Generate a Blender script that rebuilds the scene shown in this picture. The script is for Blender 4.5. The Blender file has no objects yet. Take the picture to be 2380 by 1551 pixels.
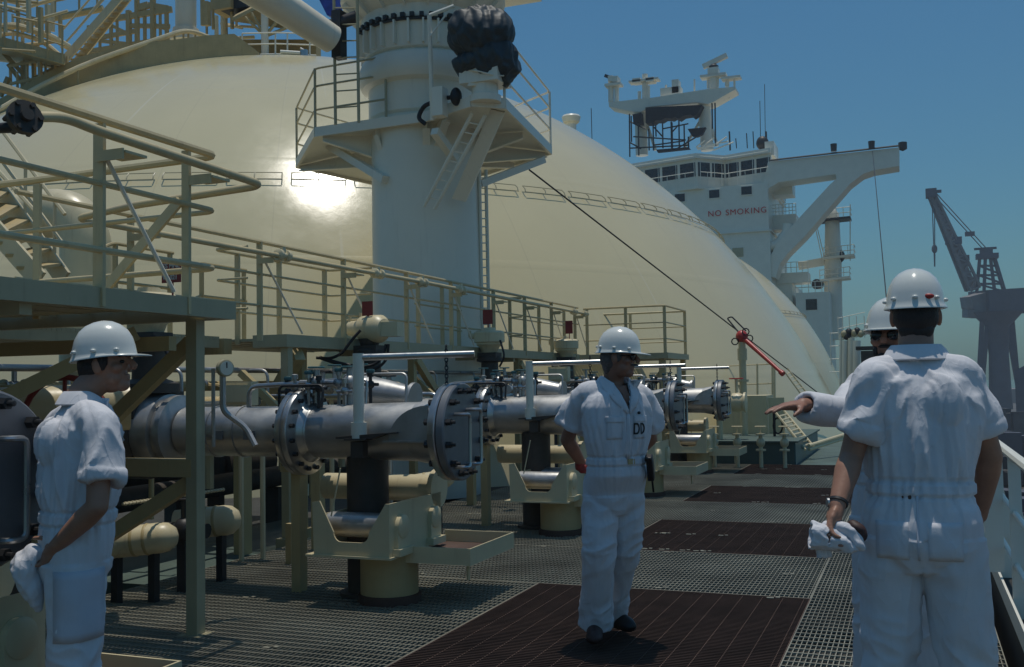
import bpy, bmesh, math, random
import numpy as np
from mathutils import Vector, Matrix, Euler, noise
random.seed(7)
S = bpy.context.scene
COL = S.collection
R_ = math.radians
# ------------------------------------------------------------------ camera
FQ, CXQ, CYQ, EYE = 2380., 1190., 775.5, 1.58
YAW, PITCH, ROLL = math.atan(930/2380), math.atan(118.5/2380), R_(1.0)
_fw = Vector((-math.sin(YAW)*math.cos(PITCH), math.cos(YAW)*math.cos(PITCH), math.sin(PITCH)))
_r = Vector((math.cos(YAW), math.sin(YAW), 0)); _u = _r.cross(_fw)
_R = _r*math.cos(ROLL) - _u*math.sin(ROLL); _U = _u*math.cos(ROLL) + _r*math.sin(ROLL)
OC = Vector((0, 0, EYE))
cd = bpy.data.cameras.new('camera'); cd.sensor_width = 36; cd.lens = 36; cd.clip_end = 8000; cd.clip_start = .05
cam = bpy.data.objects.new('camera', cd); COL.objects.link(cam); S.camera = cam
cam.matrix_world = Matrix(((_R.x, _U.x, -_fw.x, 0), (_R.y, _U.y, -_fw.y, 0), (_R.z, _U.z, -_fw.z, EYE), (0, 0, 0, 1)))
# ------------------------------------------------------------------ sky, sun, exposure
SUN_EL, SUN_AZ = R_(84.5), R_(-8)          # azimuth measured from +Y towards +X
W = bpy.data.worlds.new('World'); S.world = W; W.use_nodes = True
nt = W.node_tree; nt.nodes.clear()
o_ = nt.nodes.new('ShaderNodeOutputWorld'); b_ = nt.nodes.new('ShaderNodeBackground'); sk = nt.nodes.new('ShaderNodeTexSky')
sk.sky_type = 'NISHITA'; sk.sun_disc = False; sk.sun_elevation = SUN_EL; sk.sun_rotation = SUN_AZ
sk.air_density = 1.5; sk.dust_density = 1.0; sk.ozone_density = 6.0; sk.altitude = 20
b_.inputs[1].default_value = .123
tm = nt.nodes.new('ShaderNodeMix'); tm.data_type = 'RGBA'; tm.blend_type = 'MULTIPLY'; tm.inputs[0].default_value = 1; tm.inputs[7].default_value = (.44, .82, .97, 1)   # the film's cool cast on the whole sky
nt.links.new(sk.outputs[0], tm.inputs[6]); nt.links.new(tm.outputs[2], b_.inputs[0]); nt.links.new(b_.outputs[0], o_.inputs[0])
sd = bpy.data.lights.new('sun', 'SUN'); sd.energy = 4.5; sd.angle = R_(.55); sd.color = (1, .945, .85)
sun = bpy.data.objects.new('sun', sd); COL.objects.link(sun); sun.location = (0, 0, 60)
SD = Vector((math.cos(SUN_EL)*math.sin(SUN_AZ), math.cos(SUN_EL)*math.cos(SUN_AZ), math.sin(SUN_EL)))
sun.rotation_euler = SD.to_track_quat('Z', 'Y').to_euler()
S.view_settings.view_transform = 'Standard'; S.view_settings.look = 'None'
S.view_settings.exposure = -1.0; S.view_settings.gamma = 1
S.render.engine = 'CYCLES'
S.cycles.max_bounces = 6; S.cycles.diffuse_bounces = 3; S.cycles.glossy_bounces = 3
S.cycles.use_denoising = True
S.cycles.sample_clamp_indirect = 6
# ------------------------------------------------------------------ picture-to-place helpers (measured points on known planes)
def ray(px, py): return _fw + _R*((px-CXQ)/FQ) - _U*((py-CYQ)/FQ)
def onZ(px, py, z): d = ray(px, py); return OC + d*((z-EYE)/d.z)
def onX(px, py, x): d = ray(px, py); return OC + d*(x/d.x)
def onY(px, py, y): d = ray(px, py); return OC + d*(y/d.y)
def atd(px, py, k): return OC + ray(px, py)*k
V = Vector
# ------------------------------------------------------------------ materials
MATS = {}
def mat(name, col, rough=.5, metal=0., var=.08, scale=3., bump=0., bscale=40., streak=0., streakcol=(.25, .13, .06), spec=.5, rvar=0., coat=0.):
    m = bpy.data.materials.new(name); m.use_nodes = True; n = m.node_tree.nodes; l = m.node_tree.links
    p = n['Principled BSDF']; p.inputs['Roughness'].default_value = rough; p.inputs['Metallic'].default_value = metal
    p.inputs['Specular IOR Level'].default_value = spec
    if coat: p.inputs['Coat Weight'].default_value = coat; p.inputs['Coat Roughness'].default_value = .08
    tc = n.new('ShaderNodeTexCoord')
    nz = n.new('ShaderNodeTexNoise'); nz.inputs['Scale'].default_value = scale; nz.inputs['Detail'].default_value = 6; nz.inputs['Roughness'].default_value = .6
    l.new(tc.outputs['Object'], nz.inputs['Vector'])
    mr = n.new('ShaderNodeMapRange'); mr.inputs[1].default_value = .3; mr.inputs[2].default_value = .7
    mr.inputs[3].default_value = 1-var; mr.inputs[4].default_value = 1+var; l.new(nz.outputs[0], mr.inputs[0])
    mx = n.new('ShaderNodeMix'); mx.data_type = 'RGBA'; mx.blend_type = 'MULTIPLY'; mx.inputs[0].default_value = 1
    mx.inputs[6].default_value = (*col, 1); l.new(mr.outputs[0], mx.inputs[7]); out = mx.outputs[2]
    if streak:
        mp = n.new('ShaderNodeMapping'); mp.inputs['Scale'].default_value = (9, 9, .7); l.new(tc.outputs['Object'], mp.inputs[0])
        n2 = n.new('ShaderNodeTexNoise'); n2.inputs['Scale'].default_value = 1.3; n2.inputs['Detail'].default_value = 8; n2.inputs['Roughness'].default_value = .7; l.new(mp.outputs[0], n2.inputs['Vector'])
        m2 = n.new('ShaderNodeMapRange'); m2.inputs[1].default_value = .56; m2.inputs[2].default_value = .78; m2.inputs[4].default_value = streak; l.new(n2.outputs[0], m2.inputs[0])
        x2 = n.new('ShaderNodeMix'); x2.data_type = 'RGBA'; l.new(m2.outputs[0], x2.inputs[0]); l.new(out, x2.inputs[6]); x2.inputs[7].default_value = (*streakcol, 1); out = x2.outputs[2]
    l.new(out, p.inputs['Base Color'])
    if rvar:
        m3 = n.new('ShaderNodeMapRange'); m3.inputs[1].default_value = .3; m3.inputs[2].default_value = .7; m3.inputs[3].default_value = max(.02, rough-rvar); m3.inputs[4].default_value = rough+rvar
        l.new(nz.outputs[0], m3.inputs[0]); l.new(m3.outputs[0], p.inputs['Roughness'])
    if bump:
        n4 = n.new('ShaderNodeTexNoise'); n4.inputs['Scale'].default_value = bscale; n4.inputs['Detail'].default_value = 4; l.new(tc.outputs['Object'], n4.inputs['Vector'])
        bp = n.new('ShaderNodeBump'); bp.inputs['Strength'].default_value = bump; bp.inputs['Distance'].default_value = .01; l.new(n4.outputs[0], bp.inputs['Height']); l.new(bp.outputs[0], p.inputs['Normal'])
    MATS[name] = m; return m
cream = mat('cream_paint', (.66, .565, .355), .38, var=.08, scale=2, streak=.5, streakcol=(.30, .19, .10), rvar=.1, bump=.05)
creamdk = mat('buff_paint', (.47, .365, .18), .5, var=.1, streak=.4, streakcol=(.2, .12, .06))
railp = mat('buff_rail_paint', (.58, .47, .26), .45, var=.12, streak=.4, streakcol=(.2, .12, .06), rvar=.1)
olive = mat('grey_green_paint', (.42, .375, .235), .45, var=.1, streak=.35, streakcol=(.16, .10, .06), rvar=.1)
whitep = mat('white_paint', (.82, .79, .68), .38, var=.04, scale=1.2, streak=.16, streakcol=(.45, .38, .28))
craneP = mat('crane_paint', (.82, .765, .63), .35, var=.05, scale=.8, streak=.22, streakcol=(.33, .29, .21), rvar=.1)
steel = mat('stainless_steel', (.44, .435, .42), .46, .8, var=.22, scale=4, rvar=.12, streak=.25, streakcol=(.20, .15, .11), bump=.06, bscale=25)
bright = mat('polished_steel', (.46, .46, .45), .33, .9, var=.1, scale=8, rvar=.08)
greyp = mat('blank_plate_grey', (.19, .195, .205), .42, .35, var=.12, scale=5, streak=.2, streakcol=(.1, .06, .04))
dark = mat('dark_oiled_steel', (.035, .035, .036), .5, .3, var=.3, scale=6, streak=.3, streakcol=(.09, .04, .025))
insul_shade = mat('dark_insulation_and_shade', (.065, .055, .045), .6, .2, var=.25, scale=5)
rubber = mat('black_rubber', (.012, .012, .014), .5, 0, var=.2)
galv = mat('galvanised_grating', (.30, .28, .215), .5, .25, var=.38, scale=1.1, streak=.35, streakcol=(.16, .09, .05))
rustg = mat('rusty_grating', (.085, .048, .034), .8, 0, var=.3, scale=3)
deckg = mat('deck_green', (.075, .11, .09), .6, var=.25, scale=1.5, streak=.2, streakcol=(.09, .06, .04))
deckd = mat('deck_stained_shade', (.030, .030, .026), .75, var=.4, scale=2)
redp = mat('red_paint', (.42, .035, .025), .4, var=.1)
redsign = mat('maroon_sign', (.26, .03, .025), .5, var=.1)
redtext = mat('red_lettering', (.45, .10, .08), .6, var=.1)
whitetext = mat('white_lettering', (.6, .58, .52), .6)
glass = mat('dark_window', (.012, .014, .018), .06, 0, var=.1)
skin = mat('skin', (.36, .18, .115), .5, var=.12, scale=14, bump=.06, bscale=90)
skindk = mat('tanned_skin', (.30, .145, .095), .5, var=.12, scale=14, bump=.06, bscale=90)
hairm = mat('dark_hair', (.022, .014, .012), .55, var=.4, scale=60, bump=.5, bscale=150)
hairg = mat('greying_hair', (.10, .085, .08), .6, var=.4, scale=60, bump=.5, bscale=150)
cloth = mat('white_cotton', (.68, .675, .70), .82, var=.05, scale=5, bump=.10, bscale=260, spec=.25)
def creases(m):
    n = m.node_tree.nodes; l = m.node_tree.links; p = n['Principled BSDF']; tc = n.new('ShaderNodeTexCoord'); prev = p.inputs['Normal'].links[0].from_socket
    for sc, st, (sx, sy, sz) in ((4.2, .42, (1, 1, .40)), (10, .24, (1, 1, .6))):
        mp = n.new('ShaderNodeMapping'); mp.inputs['Scale'].default_value = (sx, sy, sz); mp.inputs['Rotation'].default_value = (.2, .35, .1*sc); l.new(tc.outputs['Object'], mp.inputs[0])
        nz = n.new('ShaderNodeTexNoise'); nz.inputs['Scale'].default_value = sc; nz.inputs['Detail'].default_value = 2; nz.inputs['Distortion'].default_value = .7; l.new(mp.outputs[0], nz.inputs[0])
        a = n.new('ShaderNodeMath'); a.operation = 'SUBTRACT'; a.inputs[1].default_value = .5; l.new(nz.outputs[0], a.inputs[0])
        b = n.new('ShaderNodeMath'); b.operation = 'ABSOLUTE'; l.new(a.outputs[0], b.inputs[0])
        c = n.new('ShaderNodeMath'); c.operation = 'POWER'; c.inputs[1].default_value = .6; l.new(b.outputs[0], c.inputs[0])
        bp = n.new('ShaderNodeBump'); bp.invert = True; bp.inputs['Strength'].default_value = st; bp.inputs['Distance'].default_value = .022; l.new(c.outputs[0], bp.inputs['Height']); l.new(prev, bp.inputs['Normal']); prev = bp.outputs[0]
    l.new(prev, p.inputs['Normal'])
creases(cloth)
clothl = mat('faded_cotton', (.58, .60, .66), .85, var=.07, scale=5, bump=.10, bscale=260, spec=.25)
hat = mat('white_hard_hat', (.70, .71, .66), .22, var=.03, coat=.3)
leather = mat('black_leather', (.014, .012, .012), .45, var=.2)
brownl = mat('brown_leather', (.05, .022, .018), .6, var=.3, scale=20)
tarp = mat('dark_tarpaulin', (.028, .04, .046), .55, var=.3, scale=6, bump=.5, bscale=9)
cranegrey = mat('dock_crane_grey', (.21, .19, .175), .65, var=.2, scale=.3)
cranedk = mat('dock_crane_dark', (.085, .085, .10), .6, var=.2, scale=.3)
quaym = mat('quay_rubble', (.085, .08, .075), .9, var=.5, scale=.25)
mesh_net = mat('dark_netting', (.018, .018, .022), .85, var=.4, scale=3)
noticer = mat('notice_red', (.62, .02, .012), .6, var=.05)
bluet = mat('blue_tarpaulin', (.05, .08, .40), .6, var=.3, scale=5)
teal = mat('teal_paint', (.04, .12, .13), .4, var=.2)
# ------------------------------------------------------------------ objects
MW = {}
def tag(o, label=None, cat=None, group=None, kind=None):
    if label: o['label'] = label
    if cat: o['category'] = cat
    if group: o['group'] = group
    if kind: o['kind'] = kind
    return o
def thing(name, label, cat, loc=(0, 0, 0), yaw=0., group=None):
    o = bpy.data.objects.new(name, None); COL.objects.link(o); o.empty_display_size = .2
    o.location = loc; o.rotation_euler = (0, 0, yaw)
    MW[o] = Matrix.Translation(V(loc)) @ Matrix.Rotation(yaw, 4, 'Z')
    return tag(o, label, cat, group)
def frame_of(t):
    t = t.normalized(); a = V((0, 0, 1)) if abs(t.z) < .9 else V((1, 0, 0))
    x = t.cross(a).normalized(); return x, x.cross(t).normalized()*-1
class MB:
    def __init__(s): s.bm = bmesh.new(); s.mi = 0
    def _f(s, vs):
        try: f = s.bm.faces.new(vs); f.material_index = s.mi
        except ValueError: pass
    def box(s, c, d, M=None):
        c = V(c); vs = []
        for i in range(8):
            p = V(((i & 1)-.5, ((i >> 1) & 1)-.5, ((i >> 2) & 1)-.5)); p = V((p.x*d[0], p.y*d[1], p.z*d[2]))
            vs.append(s.bm.verts.new(c + (M @ p if M else p)))
        for f in ((0, 2, 3, 1), (4, 5, 7, 6), (0, 1, 5, 4), (2, 6, 7, 3), (0, 4, 6, 2), (1, 3, 7, 5)): s._f([vs[i] for i in f])
        return s
    def bx(s, x0, x1, y0, y1, z0, z1): return s.box(((x0+x1)/2, (y0+y1)/2, (z0+z1)/2), (abs(x1-x0), abs(y1-y0), abs(z1-z0)))
    def beam(s, p, q, w, h=None, up=(0, 0, 1)):
        p, q = V(p), V(q); h = h or w; t = q-p; L = t.length
        if L < 1e-6: return s
        t /= L; up = V(up)
        if abs(t.dot(up)) > .98: up = V((0, 1, 0))
        x = t.cross(up).normalized(); y = x.cross(t)
        return s.box((p+q)/2, (w, L, h), Matrix((x, t, y)).transposed())
    def ring(s, c, x, y, rx, ry, n): return [s.bm.verts.new(c + x*(rx*math.cos(2*math.pi*i/n)) + y*(ry*math.sin(2*math.pi*i/n))) for i in range(n)]
    def skin_rings(s, rs, cap=True, closed=False):
        n = len(rs[0]); k = len(rs)
        for a in range(k if closed else k-1):
            A, B = rs[a], rs[(a+1) % k]
            for i in range(n): s._f([A[i], A[(i+1) % n], B[(i+1) % n], B[i]])
        if cap and not closed: s._f(rs[0][::-1]); s._f(rs[-1])
    def tube(s, pts, r, n=8, cap=True, closed=False, flat=1.):
        pts = [V(p) for p in pts]; k = len(pts); rr = r if isinstance(r, (list, tuple)) else [r]*k; rs = []; x = None
        for i, p in enumerate(pts):
            if closed: t = pts[(i+1) % k]-pts[i-1]
            else: t = pts[min(i+1, k-1)]-pts[max(i-1, 0)]
            if t.length < 1e-9: t = V((0, 0, 1))
            t.normalize()
            if x is None: x, y = frame_of(t)
            else:
                x = x - t*x.dot(t)
                if x.length < 1e-6: x, y = frame_of(t)
                x.normalize()
            y = t.cross(x)
            rs.append(s.ring(p, x, y, rr[i], rr[i]*flat, n))
        s.skin_rings(rs, cap, closed); return s
    def lathe(s, prof, o, axis=(0, 0, 1), n=24, xs=1., ref=None, cap=True):
        o = V(o); t = V(axis).normalized(); x, y = frame_of(t)
        if ref is not None: x = (V(ref)-t*V(ref).dot(t)).normalized(); y = t.cross(x)
        s.skin_rings([s.ring(o+t*h, x, y, max(r, 1e-4)*xs, max(r, 1e-4), n) for r, h in prof], cap); return s
    def prism(s, poly, o, u, v, th):
        o, u, v = V(o), V(u), V(v); nn = u.cross(v).normalized()*th
        A = [s.bm.verts.new(o+u*a+v*b) for a, b in poly]; B = [s.bm.verts.new(o+u*a+v*b+nn) for a, b in poly]; n = len(poly)
        s._f(A[::-1]); s._f(B)
        for i in range(n): s._f([A[i], A[(i+1) % n], B[(i+1) % n], B[i]])
        return s
    def slab(s, pts, th):
        pts = [V(p) for p in pts]; th = V(th); A = [s.bm.verts.new(p) for p in pts]; B = [s.bm.verts.new(p+th) for p in pts]; n = len(pts)
        s._f(A[::-1]); s._f(B)
        for i in range(n): s._f([A[i], A[(i+1) % n], B[(i+1) % n], B[i]])
        return s
    def ell(s, c, r, M=None, n=16, m=10):
        c = V(c); rs = []
        for j in range(m+1):
            a = math.pi*(j/m)-math.pi/2; cr, sz = max(math.cos(a), 1e-3), math.sin(a)
            ring = []
            for i in range(n):
                p = V((r[0]*cr*math.cos(2*math.pi*i/n), r[1]*cr*math.sin(2*math.pi*i/n), r[2]*sz))
                ring.append(s.bm.verts.new(c+(M @ p if M else p)))
            rs.append(ring)
        s.skin_rings(rs); return s
    def build(s, name, m, parent=None, smooth=True, angle=38, local=False, bevel=0):
        bm = s.bm
        if parent is not None and not local:
            bm.transform(MW[parent].inverted())
        bmesh.ops.recalc_face_normals(bm, faces=bm.faces)
        me = bpy.data.meshes.new(name); bm.to_mesh(me); bm.free()
        for q in (m if isinstance(m, (list, tuple)) else [m]): me.materials.append(q)
        if smooth:
            me.polygons.foreach_set('use_smooth', [True]*len(me.polygons))
            try: me.set_sharp_from_angle(angle=R_(angle))
            except Exception: pass
        o = bpy.data.objects.new(name, me); COL.objects.link(o)
        if parent is not None: o.parent = parent; MW[o] = MW[parent]
        else: MW[o] = Matrix()
        if bevel:
            b = o.modifiers.new('bevel', 'BEVEL'); b.width = bevel; b.segments = 2; b.limit_method = 'ANGLE'
        return o
def struct(name, mb, m, smooth=False):
    o = mb.build(name, m, None, smooth); o['kind'] = 'structure'; return o
def single(name, mb, m, label, cat, group=None, smooth=True):
    return tag(mb.build(name, m, None, smooth), label, cat, group)
def kids(o): return [c for c in bpy.data.objects if c.parent == o]
KIDS = {}
def copy_tree(o, d=(0, 0, 0), label=None, parent=None):
    c = o.copy(); COL.objects.link(c)
    if parent is None: c.location = o.location + V(d); MW[c] = Matrix.Translation(V(d)) @ MW[o]
    else: c.parent = parent; MW[c] = MW[parent]
    if label: c['label'] = label
    for k in kids(o): copy_tree(k, parent=c)
    return c
def fillet(pts, r, n=5):
    pts = [V(p) for p in pts]; out = [pts[0]]
    for i in range(1, len(pts)-1):
        a, b, c = pts[i-1], pts[i], pts[i+1]; d1 = (a-b); d2 = (c-b); q = min(r, d1.length*.49, d2.length*.49)
        p0 = b+d1.normalized()*q; p1 = b+d2.normalized()*q
        for j in range(n+1): t = j/n; out.append(p0*(1-t)**2+b*2*t*(1-t)+p1*t*t)
    out.append(pts[-1]); return out
def lerp(a, b, t): return V(a)*(1-t)+V(b)*t
def text_part(body, size, o, u, v, m, parent, name='lettering', bold=0., space=1.):
    cu = bpy.data.curves.new('lettering', 'FONT'); cu.body = body; cu.size = size; cu.extrude = .003; cu.offset = bold; cu.space_character = space
    ob = bpy.data.objects.new('lettering', cu); COL.objects.link(ob)
    dg = bpy.context.evaluated_depsgraph_get(); me = bpy.data.meshes.new_from_object(ob.evaluated_get(dg)); bpy.data.objects.remove(ob)
    u, v = V(u).normalized(), V(v).normalized(); w = u.cross(v)
    M = Matrix(((u.x, v.x, w.x, o[0]), (u.y, v.y, w.y, o[1]), (u.z, v.z, w.z, o[2]), (0, 0, 0, 1)))
    me.transform(MW[parent].inverted() @ M); me.materials.clear(); me.materials.append(m)
    o2 = bpy.data.objects.new(name, me); COL.objects.link(o2); o2.parent = parent; MW[o2] = MW[parent]; return o2
# ================================================================== SETTING
mb = MB(); mb.bx(-6000, 6000, -3000, 7000, -23, -22.5)
sea_m = mat('harbour_water', (.02, .05, .06), .12, 0, var=.2, scale=.02, bump=.4, bscale=.3)
struct('sea', mb, sea_m)
mb = MB(); mb.bx(4, 900, -100, 900, -22, -10)
rng = random.Random(3)
struct('quay', mb, quaym)
mb = MB(); mb.bx(-60, .62, -12, 230, -22.4, -.55); mb.bx(.5, .62, -12, 230, -.55, .10)
struct('hull', mb, deckd)
mb = MB(); mb.bx(-60, .5, -12, 19.75, -.5, -.34); struct('deck', mb, deckd)  # dark colour also stands for shade on the open deck left of the gratings
mb = MB(); mb.bx(-7.6, -5.95, 7.2, 11.5, -.3, -.10); mb.bx(-60, .5, 19.8, 229, -.33, -.02); struct('deck', mb, deckg)  # near green patch marks where sun strikes the deck, aft deck is plain
# gratings: real bars, one sheet per laid area
def grating(x0, x1, y0, y1, along, m, pitch=.03, cross=.1, clips=6, seed=0, h=.028, z=0.):
    mb = MB(); rg = random.Random(seed)
    if along == 'y':
        n = int((x1-x0)/pitch)
        for i in range(n+1): mb.bx(x0+i*pitch-.0025, x0+i*pitch+.0025, y0, y1, z-h, z)
        n = int((y1-y0)/cross)
        for i in range(n+1): mb.bx(x0, x1, y0+i*cross-.0055, y0+i*cross+.0055, z-.008, z+.003)
    else:
        n = int((y1-y0)/pitch)
        for i in range(n+1): mb.bx(x0, x1, y0+i*pitch-.0025, y0+i*pitch+.0025, z-h, z)
        n = int((x1-x0)/cross)
        for i in range(n+1): mb.bx(x0+i*cross-.0026, x0+i*cross+.0026, y0, y1, z-.012, z-.003)
    # edge bars and carriers below
    mb.bx(x0-.004, x0+.002, y0, y1, z-.034, z+.002); mb.bx(x1-.002, x1+.004, y0, y1, z-.034, z+.002)
    mb.bx(x0, x1, y0-.004, y0+.002, z-.034, z+.002); mb.bx(x0, x1, y1-.002, y1+.004, z-.034, z+.002)
    mb.mi = 1
    for i in range(clips):
        x = x0+.1+(x1-x0-.2)*rg.random(); y = rg.choice((y0+.06, y1-.06, y0+(y1-y0)*.5))
        mb.box((x, y, z+.004), (.05, .03, .006)); mb.box((x+.05, y+.03, z+.004), (.03, .03, .006))
    mb.mi = 0
    struct('deck_grating', mb, [m, galv])
G = .006
grating(-.74, .42, .5, 12.0, 'y', galv, .030, .098, 4, 1)                     # walkway beside the rail
grating(-.74, .42, 12.0+G, 19.7, 'y', galv, .030, .098, 4, 2)
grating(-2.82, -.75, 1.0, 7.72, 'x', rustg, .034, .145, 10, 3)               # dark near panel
grating(-5.9, -2.83, 1.0, 5.4, 'y', galv, .034, .088, 4, 4)
grating(-5.9, -2.83, 5.4+G, 7.72, 'y', galv, .034, .088, 4, 5)
grating(-5.9, -.75, 7.73, 9.5, 'y', galv, .034, .088, 8, 6)
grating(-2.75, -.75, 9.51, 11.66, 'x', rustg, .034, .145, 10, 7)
grating(-5.9, -2.76, 9.51, 11.66, 'y', galv, .034, .088, 3, 8)
grating(-5.9, -.75, 11.67, 13.5, 'y', galv, .034, .088, 8, 9)
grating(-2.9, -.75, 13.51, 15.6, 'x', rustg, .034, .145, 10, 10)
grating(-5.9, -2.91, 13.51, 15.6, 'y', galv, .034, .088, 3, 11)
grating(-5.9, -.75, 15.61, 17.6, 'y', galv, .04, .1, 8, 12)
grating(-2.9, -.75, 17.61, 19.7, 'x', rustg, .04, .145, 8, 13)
grating(-5.9, -2.91, 17.61, 19.7, 'y', galv, .04, .1, 3, 14)
mb = MB()
for y in np.arange(1, 19.7, 1.2): mb.bx(-5.9, .42, y-.03, y+.03, -.16, -.036)
for x in np.arange(-5.9, .5, 1.55): mb.bx(x-.03, x+.03, .5, 19.7, -.36, -.165)
struct('deck_grating', mb, deckd)
# ================================================================== GAS TANKS
tank_m = mat('tank_cream', (.61, .535, .325), .19, var=.035, scale=.35, rvar=.0, bump=.0, streak=0)
def tank_nodes(m, C, R):
    n = m.node_tree.nodes; l = m.node_tree.links; p = n['Principled BSDF']
    tc = n.new('ShaderNodeTexCoord')
    mp = n.new('ShaderNodeMapping'); mp.inputs['Scale'].default_value = (1.2, 1.2, .05); l.new(tc.outputs['Object'], mp.inputs[0])
    nz = n.new('ShaderNodeTexNoise'); nz.inputs['Scale'].default_value = 1.1; nz.inputs['Detail'].default_value = 9; nz.inputs['Roughness'].default_value = .7; l.new(mp.outputs[0], nz.inputs[0])
    mr = n.new('ShaderNodeMapRange'); mr.inputs[1].default_value = .58; mr.inputs[2].default_value = .85; mr.inputs[4].default_value = .22; l.new(nz.outputs[0], mr.inputs[0])
    src = p.inputs['Base Color'].links[0].from_socket
    mx = n.new('ShaderNodeMix'); mx.data_type = 'RGBA'; l.new(mr.outputs[0], mx.inputs[0]); l.new(src, mx.inputs[6]); mx.inputs[7].default_value = (.42, .36, .25, 1); l.new(mx.outputs[2], p.inputs['Base Color'])
    n2 = n.new('ShaderNodeTexNoise'); n2.inputs['Scale'].default_value = .55; n2.inputs['Detail'].default_value = 6; n2.inputs['Roughness'].default_value = .65; l.new(tc.outputs['Object'], n2.inputs[0])
    bp = n.new('ShaderNodeBump'); bp.inputs['Strength'].default_value = .5; bp.inputs['Distance'].default_value = .012; l.new(n2.outputs[0], bp.inputs['Height'])
    wv = n.new('ShaderNodeTexWave'); wv.bands_direction = 'Z'; wv.inputs['Scale'].default_value = .128; wv.inputs['Distortion'].default_value = 0; l.new(tc.outputs['Object'], wv.inputs[0])
    m3 = n.new('ShaderNodeMapRange'); m3.inputs[1].default_value = .985; m3.inputs[2].default_value = 1.; l.new(wv.outputs[1], m3.inputs[0])
    b2 = n.new('ShaderNodeBump'); b2.inputs['Strength'].default_value = .3; b2.inputs['Distance'].default_value = .01; l.new(m3.outputs[0], b2.inputs['Height']); l.new(bp.outputs[0], b2.inputs['Normal']); l.new(b2.outputs[0], p.inputs['Normal'])
    m4 = n.new('ShaderNodeMapRange'); m4.inputs[1].default_value = .35; m4.inputs[2].default_value = .7; m4.inputs[3].default_value = .13; m4.inputs[4].default_value = .25; l.new(n2.outputs[0], m4.inputs[0]); l.new(m4.outputs[0], p.inputs['Roughness'])
def tank_seams(m):
    n = m.node_tree.nodes; l = m.node_tree.links; p = n['Principled BSDF']; tc = n.new('ShaderNodeTexCoord')
    g = n.new('ShaderNodeTexGradient'); g.gradient_type = 'RADIAL'; l.new(tc.outputs['Object'], g.inputs[0])
    def M(op, a, b=None):
        q = n.new('ShaderNodeMath'); q.operation = op
        for i, v in enumerate((a, b)):
            if v is None: continue
            if isinstance(v, (int, float)): q.inputs[i].default_value = v
            else: l.new(v, q.inputs[i])
        return q.outputs[0]
    seam = M('LESS_THAN', M('FRACT', M('MULTIPLY', g.outputs[0], 36)), .010)          # meridian plate welds
    sx = n.new('ShaderNodeSeparateXYZ'); l.new(tc.outputs['Object'], sx.inputs[0])
    cx = n.new('ShaderNodeCombineXYZ'); l.new(M('MULTIPLY', g.outputs[0], 260), cx.inputs[0]); l.new(M('MULTIPLY', sx.outputs[2], .16), cx.inputs[1])
    nz = n.new('ShaderNodeTexNoise'); nz.inputs['Scale'].default_value = 1; nz.inputs['Detail'].default_value = 5; l.new(cx.outputs[0], nz.inputs[0])
    mr = n.new('ShaderNodeMapRange'); mr.inputs[1].default_value = .66; mr.inputs[2].default_value = .74; mr.inputs[4].default_value = .5; l.new(nz.outputs[0], mr.inputs[0])   # pale runs of salt and old paint
    m2 = n.new('ShaderNodeMapRange'); m2.inputs[1].default_value = .30; m2.inputs[2].default_value = .20; m2.inputs[4].default_value = .30; l.new(nz.outputs[0], m2.inputs[0])
    src = p.inputs['Base Color'].links[0].from_socket
    for f, c in ((mr.outputs[0], (.72, .68, .55, 1)), (m2.outputs[0], (.44, .36, .20, 1)), (M('MULTIPLY', seam, .22), (.40, .35, .24, 1))):
        x = n.new('ShaderNodeMix'); x.data_type = 'RGBA'; l.new(f, x.inputs[0]); l.new(src, x.inputs[6]); x.inputs[7].default_value = c; src = x.outputs[2]
    l.new(src, p.inputs['Base Color'])
tank_nodes(tank_m, None, None); tank_seams(tank_m)
TC, TR = V((-20, 31.22, -6.86)), 19.43
def onTank(px, py, C=TC, R=TR, out=0.):
    d = ray(px, py).normalized(); b = (C-OC).dot(d); q = b*b-(C-OC).length_squared+(R+out)**2
    if q < 0: q = 0
    return OC + d*(b-math.sqrt(q))
def tank(C, R, label, ringz, arcs, gap):
    t = thing('gas_tank', label, 'gas tank', (C.x, C.y, C.z), 0, 'spherical gas tanks along the deck')
    mb = MB()
    prof = [(R*math.cos(R_(a)), R*math.sin(R_(a))) for a in np.linspace(-12, 90, 70)]
    mb.lathe(prof, C, n=160, cap=False); mb.build('dome', tank_m, t, angle=80)
    # thin water spray pipes carried round the dome on little brackets
    for a0, a1 in arcs:
        mb = MB()
        for dz in (0, -.17):
            rr = math.sqrt(R*R-(ringz+dz-C.z)**2)+.12
            mb.tube([(C.x+rr*math.cos(R_(a)), C.y+rr*math.sin(R_(a)), ringz+dz) for a in np.linspace(a0, a1, 12)], .012, 5)
        for a in (a0, (a0+a1)/2, a1):
            rr = math.sqrt(R*R-(ringz-C.z)**2); d = V((math.cos(R_(a)), math.sin(R_(a)), 0))
            c = V((C.x, C.y, 0))
            mb.tube([c+d*(rr+.12)+V((0, 0, ringz)), c+d*(rr+.22)+V((0, 0, ringz-.08)), c+d*(rr+.25)+V((0, 0, ringz-.17))], .014, 5)
        mb.build('spray_pipe', olive, t)
    return t
arcs = [(a, a+4.6) for a in np.arange(-118, 20, 5.4)]
t1 = tank(TC, TR, 'huge cream spherical gas tank with a dazzling sun glint behind the white crane column', 6.28, arcs, 1)
t2 = tank(V((-20, 70, -3.5)), 16.25, 'smaller looking cream spherical tank farther aft, half hidden by the nearest one', 5.9, [(a, a+5.4) for a in np.arange(-80, 20, 5.8)], 1)
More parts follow.
